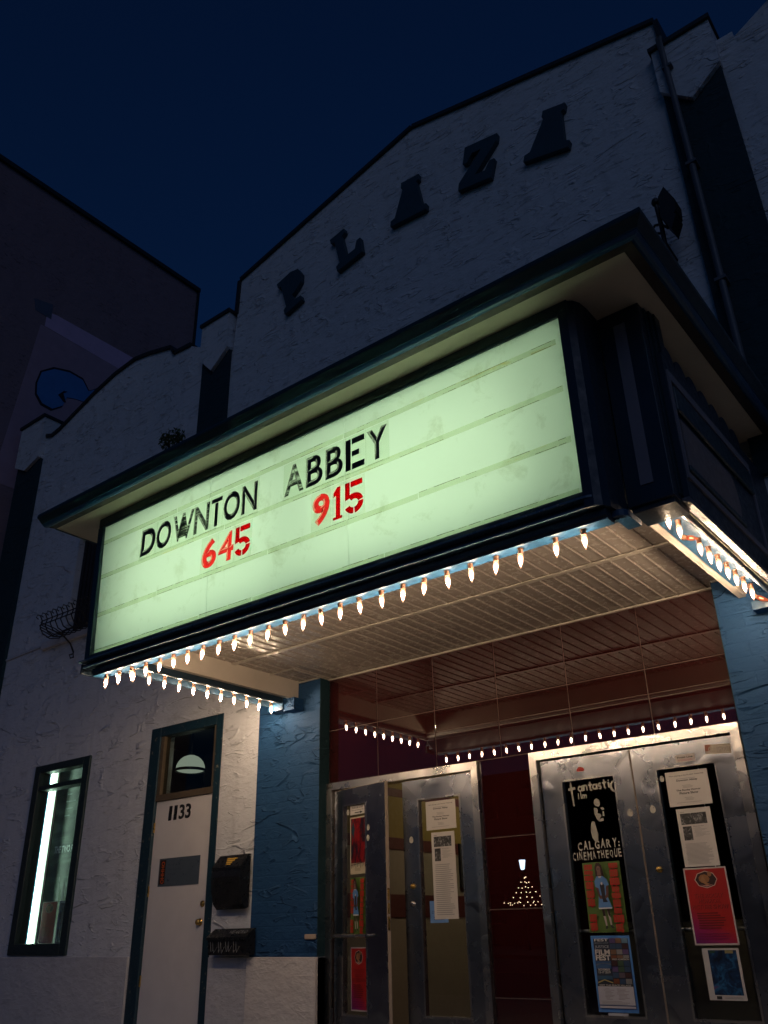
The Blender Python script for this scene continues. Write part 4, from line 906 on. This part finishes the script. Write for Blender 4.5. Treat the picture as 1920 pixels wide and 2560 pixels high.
pal = [(.05, .02, .02), (.16, .05, .02), (.03, .06, .12), (.10, .08, .10), (.12, .22, .30), (.18, .10, .06), (.05, .09, .05), (.10, .06, .16), (.20, .20, .20)]
rp = random.Random(9)
for i in range(4):
    for j in range(3): s.rect(.48+.155*j, .90-.075*i, .625+.155*j, .965-.075*i, pal[rp.randrange(9)])
s.rect(.50, .67, .94, .70, INK); s.text('FREE ADMISSION', .72, .675, .02, WHT, .42)
s.rect(.08, .56, .46, .66, (.04, .10, .22)); s.poly([(.08, .60), (.25, .64), (.46, .61), (.46, .63), (.08, .625)], (.14, .16, .2)); s.text('NOVEMBER', .27, .535, .03, WHT, .3); s.text('13-17 2019', .27, .50, .03, WHT, .3); s.rect(.08, .42, .46, .47, (.03, .08, .14)); s.poly([(.08, .37), (.25, .41), (.46, .37), (.46, .385), (.25, .425), (.08, .39)], (.4, .32, .12))
for i in range(4):
    for j in range(3): s.rect(.48+.155*j, .60-.078*i, .625+.155*j, .668-.078*i, pal[rp.randrange(9)])
s.rect(.06, .335, .95, .36, INK); s.text('VISIT THE PEACE VILLAGE', .5, .338, .02, WHT, .8); s.rect(.06, .055, .95, .333, (.46, .46, .50))
s.lines(.2, .48, .31, .16, 9, (.25, .2, .22), .5, .3, 2); s.lines(.52, .85, .31, .16, 9, (.25, .2, .22), .5, .3, 3); s.lines(.1, .9, .15, .10, 3, GRY, .4); s.rect(.06, .085, .95, .097, (.03, .06, .16))
s.done('film_poster', 'blue bordered film festival poster with columns of small pictures', 'poster', 'film posters on the doors')
s = Sheet(-2.945, -2.80, .395, .468, YG2, flat((.45, .47, .50))); s.text('Protectron', .5, .55, .2, (.03, .06, .18), .8, off=.03); s.text('1-888-0000' if False else 'Security', .5, .3, .12, (.03, .06, .18), .5); s.rect(0, 0, 1, .22, (.07, .22, .5))
s.done('sticker', 'white and blue security sticker under the festival poster', 'sticker')
# fourth leaf
notice(-2.292, -1.992, 1.73, 1.962, YG2, 'white programme notice at the top of the right hand door', 'white notices on the door glass')
review(-2.255, -2.018, 1.34, 1.712, YG2, 'white printed review with two dark photos above a red poster', 'printed reviews on the door glass')
redposter(-2.272, -1.985, .87, 1.333, YG2-.003, 'large red poster on the right hand door')
s = Sheet(-2.235, -2.0, .56, .852, YG2, flat((.50, .48, .46))); s.rect(.16, .10, .93, .965, noisepaper('print_dark_blue_art', [(.35, (.003, .006, .02)), (.5, (.006, .03, .09)), (.62, (.02, .12, .26)), (.72, (.12, .02, .10))], 13))
s.rect(.62, .90, .84, .96, (.28, .24, .10)); s.rect(.2, .905, .35, .955, (.02, .06, .04)); s.rect(.2, .02, .34, .08, INK); s.lines(.4, .9, .08, .03, 2, GRY)
s.done('film_poster', 'white bordered dark blue poster lowest on the right hand door', 'poster', 'film posters on the doors')
YS = YT+.012-.006
s = Sheet(-2.192, -2.052, 2.018, 2.068, YS-.0002, flat((.5, .45, .42))); s.text('Front Line', .5, .5, .3, INK, .78, off=.03); s.lines(.1, .9, .4, .12, 2, (.35, .1, .12)); s.done('sticker', 'small white rectangular sticker on the top rail of the right door', 'sticker', 'stickers on the steel doors')
s = Sheet(-1.975, -1.80, 2.045, 2.105, YS-.0002, flat((.42, .36, .28)), tilt=rad(4)); s.rect(0, .3, .22, 1, (.25, .06, .03)); s.text("OLD SCHOOL!", .55, .2, .55, INK, .85, off=.06); s.text("OLD SCHOOL!", .54, .24, .5, (.55, .5, .42), .82, off=.01); s.done('sticker', 'torn graffiti sticker on the top corner of the right door', 'sticker', 'stickers on the steel doors')
mb = MB(); mb.add([(-2.96+a*.06, YS-.0006, 2.045+b*.04) for a, b in ((0, .2), (.1, .6), (.3, .7), (.35, 1), (.55, .75), (.7, .85), (1.0, .5), (1.05, .2), (.8, .0), (.5, .1), (.3, 0))], [tuple(range(11))]); tag(mb.build('sticker', flat((.50, .03, .015)), fix=False), 'small red blob sticker on the top rail over the painted words', 'sticker', 'stickers on the steel doors')
egg = [(-2.583, 1.72, YS, 'egg shaped white sticker on the stile left of the meeting doors', 1), (-2.412, 1.727, YS, 'egg shaped white sticker on the stile above the brass lock', 1), (-2.318, 1.925, YG2-.003, 'egg shaped white sticker on glass beside the right notice', .8), (-4.540, 1.678, YS, 'egg shaped white sticker on the steel stile of the second door', 1)]
def eggm(x, z, y, k, org=None):
    n_ = 16; pts = [(x+.021*k*math.cos(6.2832*i/n_)*(1-.12*math.sin(6.2832*i/n_)), z+.027*k*math.sin(6.2832*i/n_)) for i in range(n_)]
    mb = MB(); mb.add([(a, y-.0005, b) for a, b in pts], [tuple(range(n_))]); mb.add([(x+.004, y-.0008, z+.010), (x+.012, y-.0008, z+.016), (x+.010, y-.0008, z+.004)], [(0, 1, 2)], 1)
    return mb.build('sticker', [flat((.50, .47, .40)), flat((.12, .10, .09))], origin=org, fix=False)
for x, z, y, l, k in egg: tag(eggm(x, z, y, k), l, 'sticker', 'egg shaped stickers on the doors')
for x, z, y, l in ((-4.895, 1.80, YT-.006, 'black marked oval sticker on the stile of the open door'), (-4.90, 1.715, YT-.006, 'plain oval sticker under the black marked one on the open door'), (-5.205, 1.955, YG, 'oval sticker on glass beside the arrow notice')):
    o = eggm(x, z, y, .95, HG); o.rotation_euler.z = OPENR; tag(o, l, 'sticker', 'egg shaped stickers on the doors')
# what hangs in the display window
s = Sheet(-10.17-.16, -9.40, .66, 3.1, .355, noisepaper('print_dark_green_still', [(.35, (.03, .05, .045)), (.55, (.09, .13, .11)), (.75, (.28, .35, .30))], 3, .6, 2.2))
s.text('THE TWO POPES', .10, .525, .034, (.95, 1, .98), .60, 'l', off=.035, shear=.1)
for k in range(5): s.rect(.22+.02*(k % 2), .70+.035*k, .34+.05*(k % 3), .706+.035*k, (.35, .42, .42))
s.poly([(.26, .30), (.36, .36), (.40, .30), (.62, .34), (.62, .20), (.26, .20)], (.07, .12, .06)); s.oval(.31, .40, .02, .015, (.30, .32, .30)); s.poly([(.29, .385), (.33, .385), (.345, .30), (.28, .30)], (.26, .28, .27)); s.oval(.42, .37, .018, .013, (.2, .2, .2)); s.poly([(.40, .36), (.44, .36), (.45, .28), (.395, .28)], (.18, .19, .2))
s.done('film_poster', 'tall dark green film poster inside the lit display window', 'poster')
redposter(-10.10, -9.79, .93, 1.39, .215, 'small red poster standing in the bottom of the lit display window')
s = Sheet(-9.765, -9.50, .93, 1.39, .225, flat((.5, .55, .6))); s.rect(.08, .05, .92, .95, noisepaper('print_dark_blue_art', [(.35, (.003, .006, .02)), (.5, (.006, .03, .09)), (.62, (.02, .12, .26)), (.72, (.12, .02, .10))], 13)); s.done('film_poster', 'small blue and white poster beside the red one in the display window', 'poster')


# =========================================================== NEIGHBOUR
NB = empty('neighbour_building', (-12.9, 0, 0), 'tall plain dark building on the left with a graffitied side wall', 'building')
M_NB = stucco('mauve_render', (.30, .22, .26), dirt=(.18, .13, .15), crack=.1, dirtamt=.3)
B('side_wall', -24, -12.42, -4.0, 3.32, 0, 14.03, M_NB, NB)
B('coping', -24.05, -12.36, -4.05, 3.37, 14.031, 14.13, M_COP, NB)
B('corner_trim', -12.43, -12.38, 3.325, 3.37, 0, 14.03, M_COP, NB)
def nbp(pts, mt, name, d=.004): return MB().prism([(y, z) for y, z in pts], 'x', -12.42+.001, -12.42+d).build(name, mt, NB)
# (y,z) on x=-12.42, scaled from the sight lines
q = .9554
def sc_(y, z): return (-6+(y+6)*q, 1+(z-1)*q)
nbp([sc_(*p) for p in ((.0, 12.0), (.38, 12.09), (.40, 11.74), (.06, 11.76))], paint('blue_grey_patch', (.10, .13, .20), .8), 'paint_patch', .006)
nbp([sc_(*p) for p in ((.30, 11.86), (.5, 11.90), (2.7, 11.90), (2.7, 11.50), (2.0, 11.46), (.30, 11.52))], paint('mauve_band', (.60, .44, .66), .8), 'paint_band')
nbp([sc_(*p) for p in ((.22, 11.51), (2.7, 11.44), (2.7, 8.0), (-.1, 8.0))], paint('mauve_lower', (.40, .29, .38), .8), 'paint_field')
def blob(pts, mt, name, d): return nbp([sc_(*p) for p in pts], mt, name, d)
gfo = [(.33, 10.22), (.38, 10.52), (.62, 10.74), (.95, 10.84), (1.25, 10.82), (1.42, 10.62), (1.60, 10.78), (1.85, 10.78), (2.1, 10.70), (2.1, 10.3), (1.7, 10.38), (1.42, 10.32), (1.15, 10.28), (.98, 10.22), (.92, 9.98), (.72, 9.80), (.50, 9.82), (.36, 9.98)]
blob(gfo, flat((.008, .012, .022)), 'graffiti_outline', .007)
cx_, cz_ = 1.1, 10.42
blob([(cx_+(a-cx_)*.955, cz_+(b-cz_)*.90-.005) for a, b in gfo], paint('blue_spray_paint', (.06, .24, .60), .7), 'graffiti_fill', .010)
blob([(.80, 10.20), (.90, 10.34), (.98, 10.36), (.90, 10.28), (.98, 10.12), (.93, 10.10)], flat((.008, .012, .022)), 'graffiti_line', .013)
for yy in (-1.2, .22): MB().box(-12.4195, -12.4165, yy-.006, yy+.006, 0, 11.2).build('render_joint', flat((.05, .04, .045)), NB)

# =========================================================== ACROSS THE STREET (seen in the steel, glass and tiles)
M_OB = paint('dark_brick_front', (.035, .025, .02), .8, .3); M_OW = paint('dark_window', (.01, .012, .016), .1)
for k, (xa, xb, h, lab) in enumerate(((-60, -34, 8, 'low dark brick shop row across the street'), (-33.9, -8, 10.5, 'three storey dark brick building across the street'), (-7.9, 18, 7.5, 'two storey brick shop across the street opposite the cinema'))):
    ob = empty('street_building', ((xa+xb)/2, -50, 0), lab, 'building')
    B('wall', xa, xb, -58, -46, -.1, h, M_OB, ob)
    fw = None
    for j in range(int((xb-xa)/3)):
        for i in range(int(h/3.4)):
            if fw is None: fw = B('window', xa+1, xa+2.5, -46, -45.96, 1.2, 3.0, M_OW, ob)
            else: dup(fw, (3*j, 0, 3.2*i))
def street_lamp(x, y, h, label, e_, col=(.60, .78, 1.0)):
    L = empty('street_lamp', (x, y, 0), label, 'street lamp')
    MB().lathe([(.13, 0), (.13, .25), (.07, .35), (.05, .6), (.045, h-.4), (.07, h-.35), (.07, h-.28)], (x, y, 0), 10).build('post', M_IRON, L)
    MB().lathe([(.06, h-.28), (.11, h-.26), (.19, h+.16), (.15, h+.18)], (x, y, 0), 6).build('lantern_glass', emit('lamp_%d' % e_, col, e_), L)
    MB().lathe([(.21, h+.17), (.12, h+.28), (.02, h+.36), (0, h+.40)], (x, y, 0), 6).build('lantern_cap', M_IRON, L)
street_lamp(-23.0, -34.0, 3.85, 'black lantern post by the string lights across the street', 24)
st_ = MB(); rl = random.Random(11); mlb = emit('fairy_light', (1, .72, .45), 50)
def bead(x, y, z, r=.021): st_.add([(x, y, z+r), (x+r, y, z), (x, y+r, z), (x-r, y, z), (x, y-r, z), (x, y, z-r)], [(0, 1, 2), (0, 2, 3), (0, 3, 4), (0, 4, 1), (5, 2, 1), (5, 3, 2), (5, 4, 3), (5, 1, 4)])
for s_ in range(5):
    xe = -24.1+s_*.56+rl.uniform(-.1, .1)
    for k in range(6):
        t = (k+1)/6.6; bead(-23.05+(xe+23.05)*t**1.3, -34.2, 3.45-1.45*t+rl.uniform(-.03, .03))
for k in range(17): bead(-24.3+k*.15+rl.uniform(-.05, .05), -34.2, 2.02+rl.uniform(-.06, .1), .020)
tag(st_.build('string_lights', mlb), 'cone of tiny warm string lights under the lantern post across the street', 'string lights')
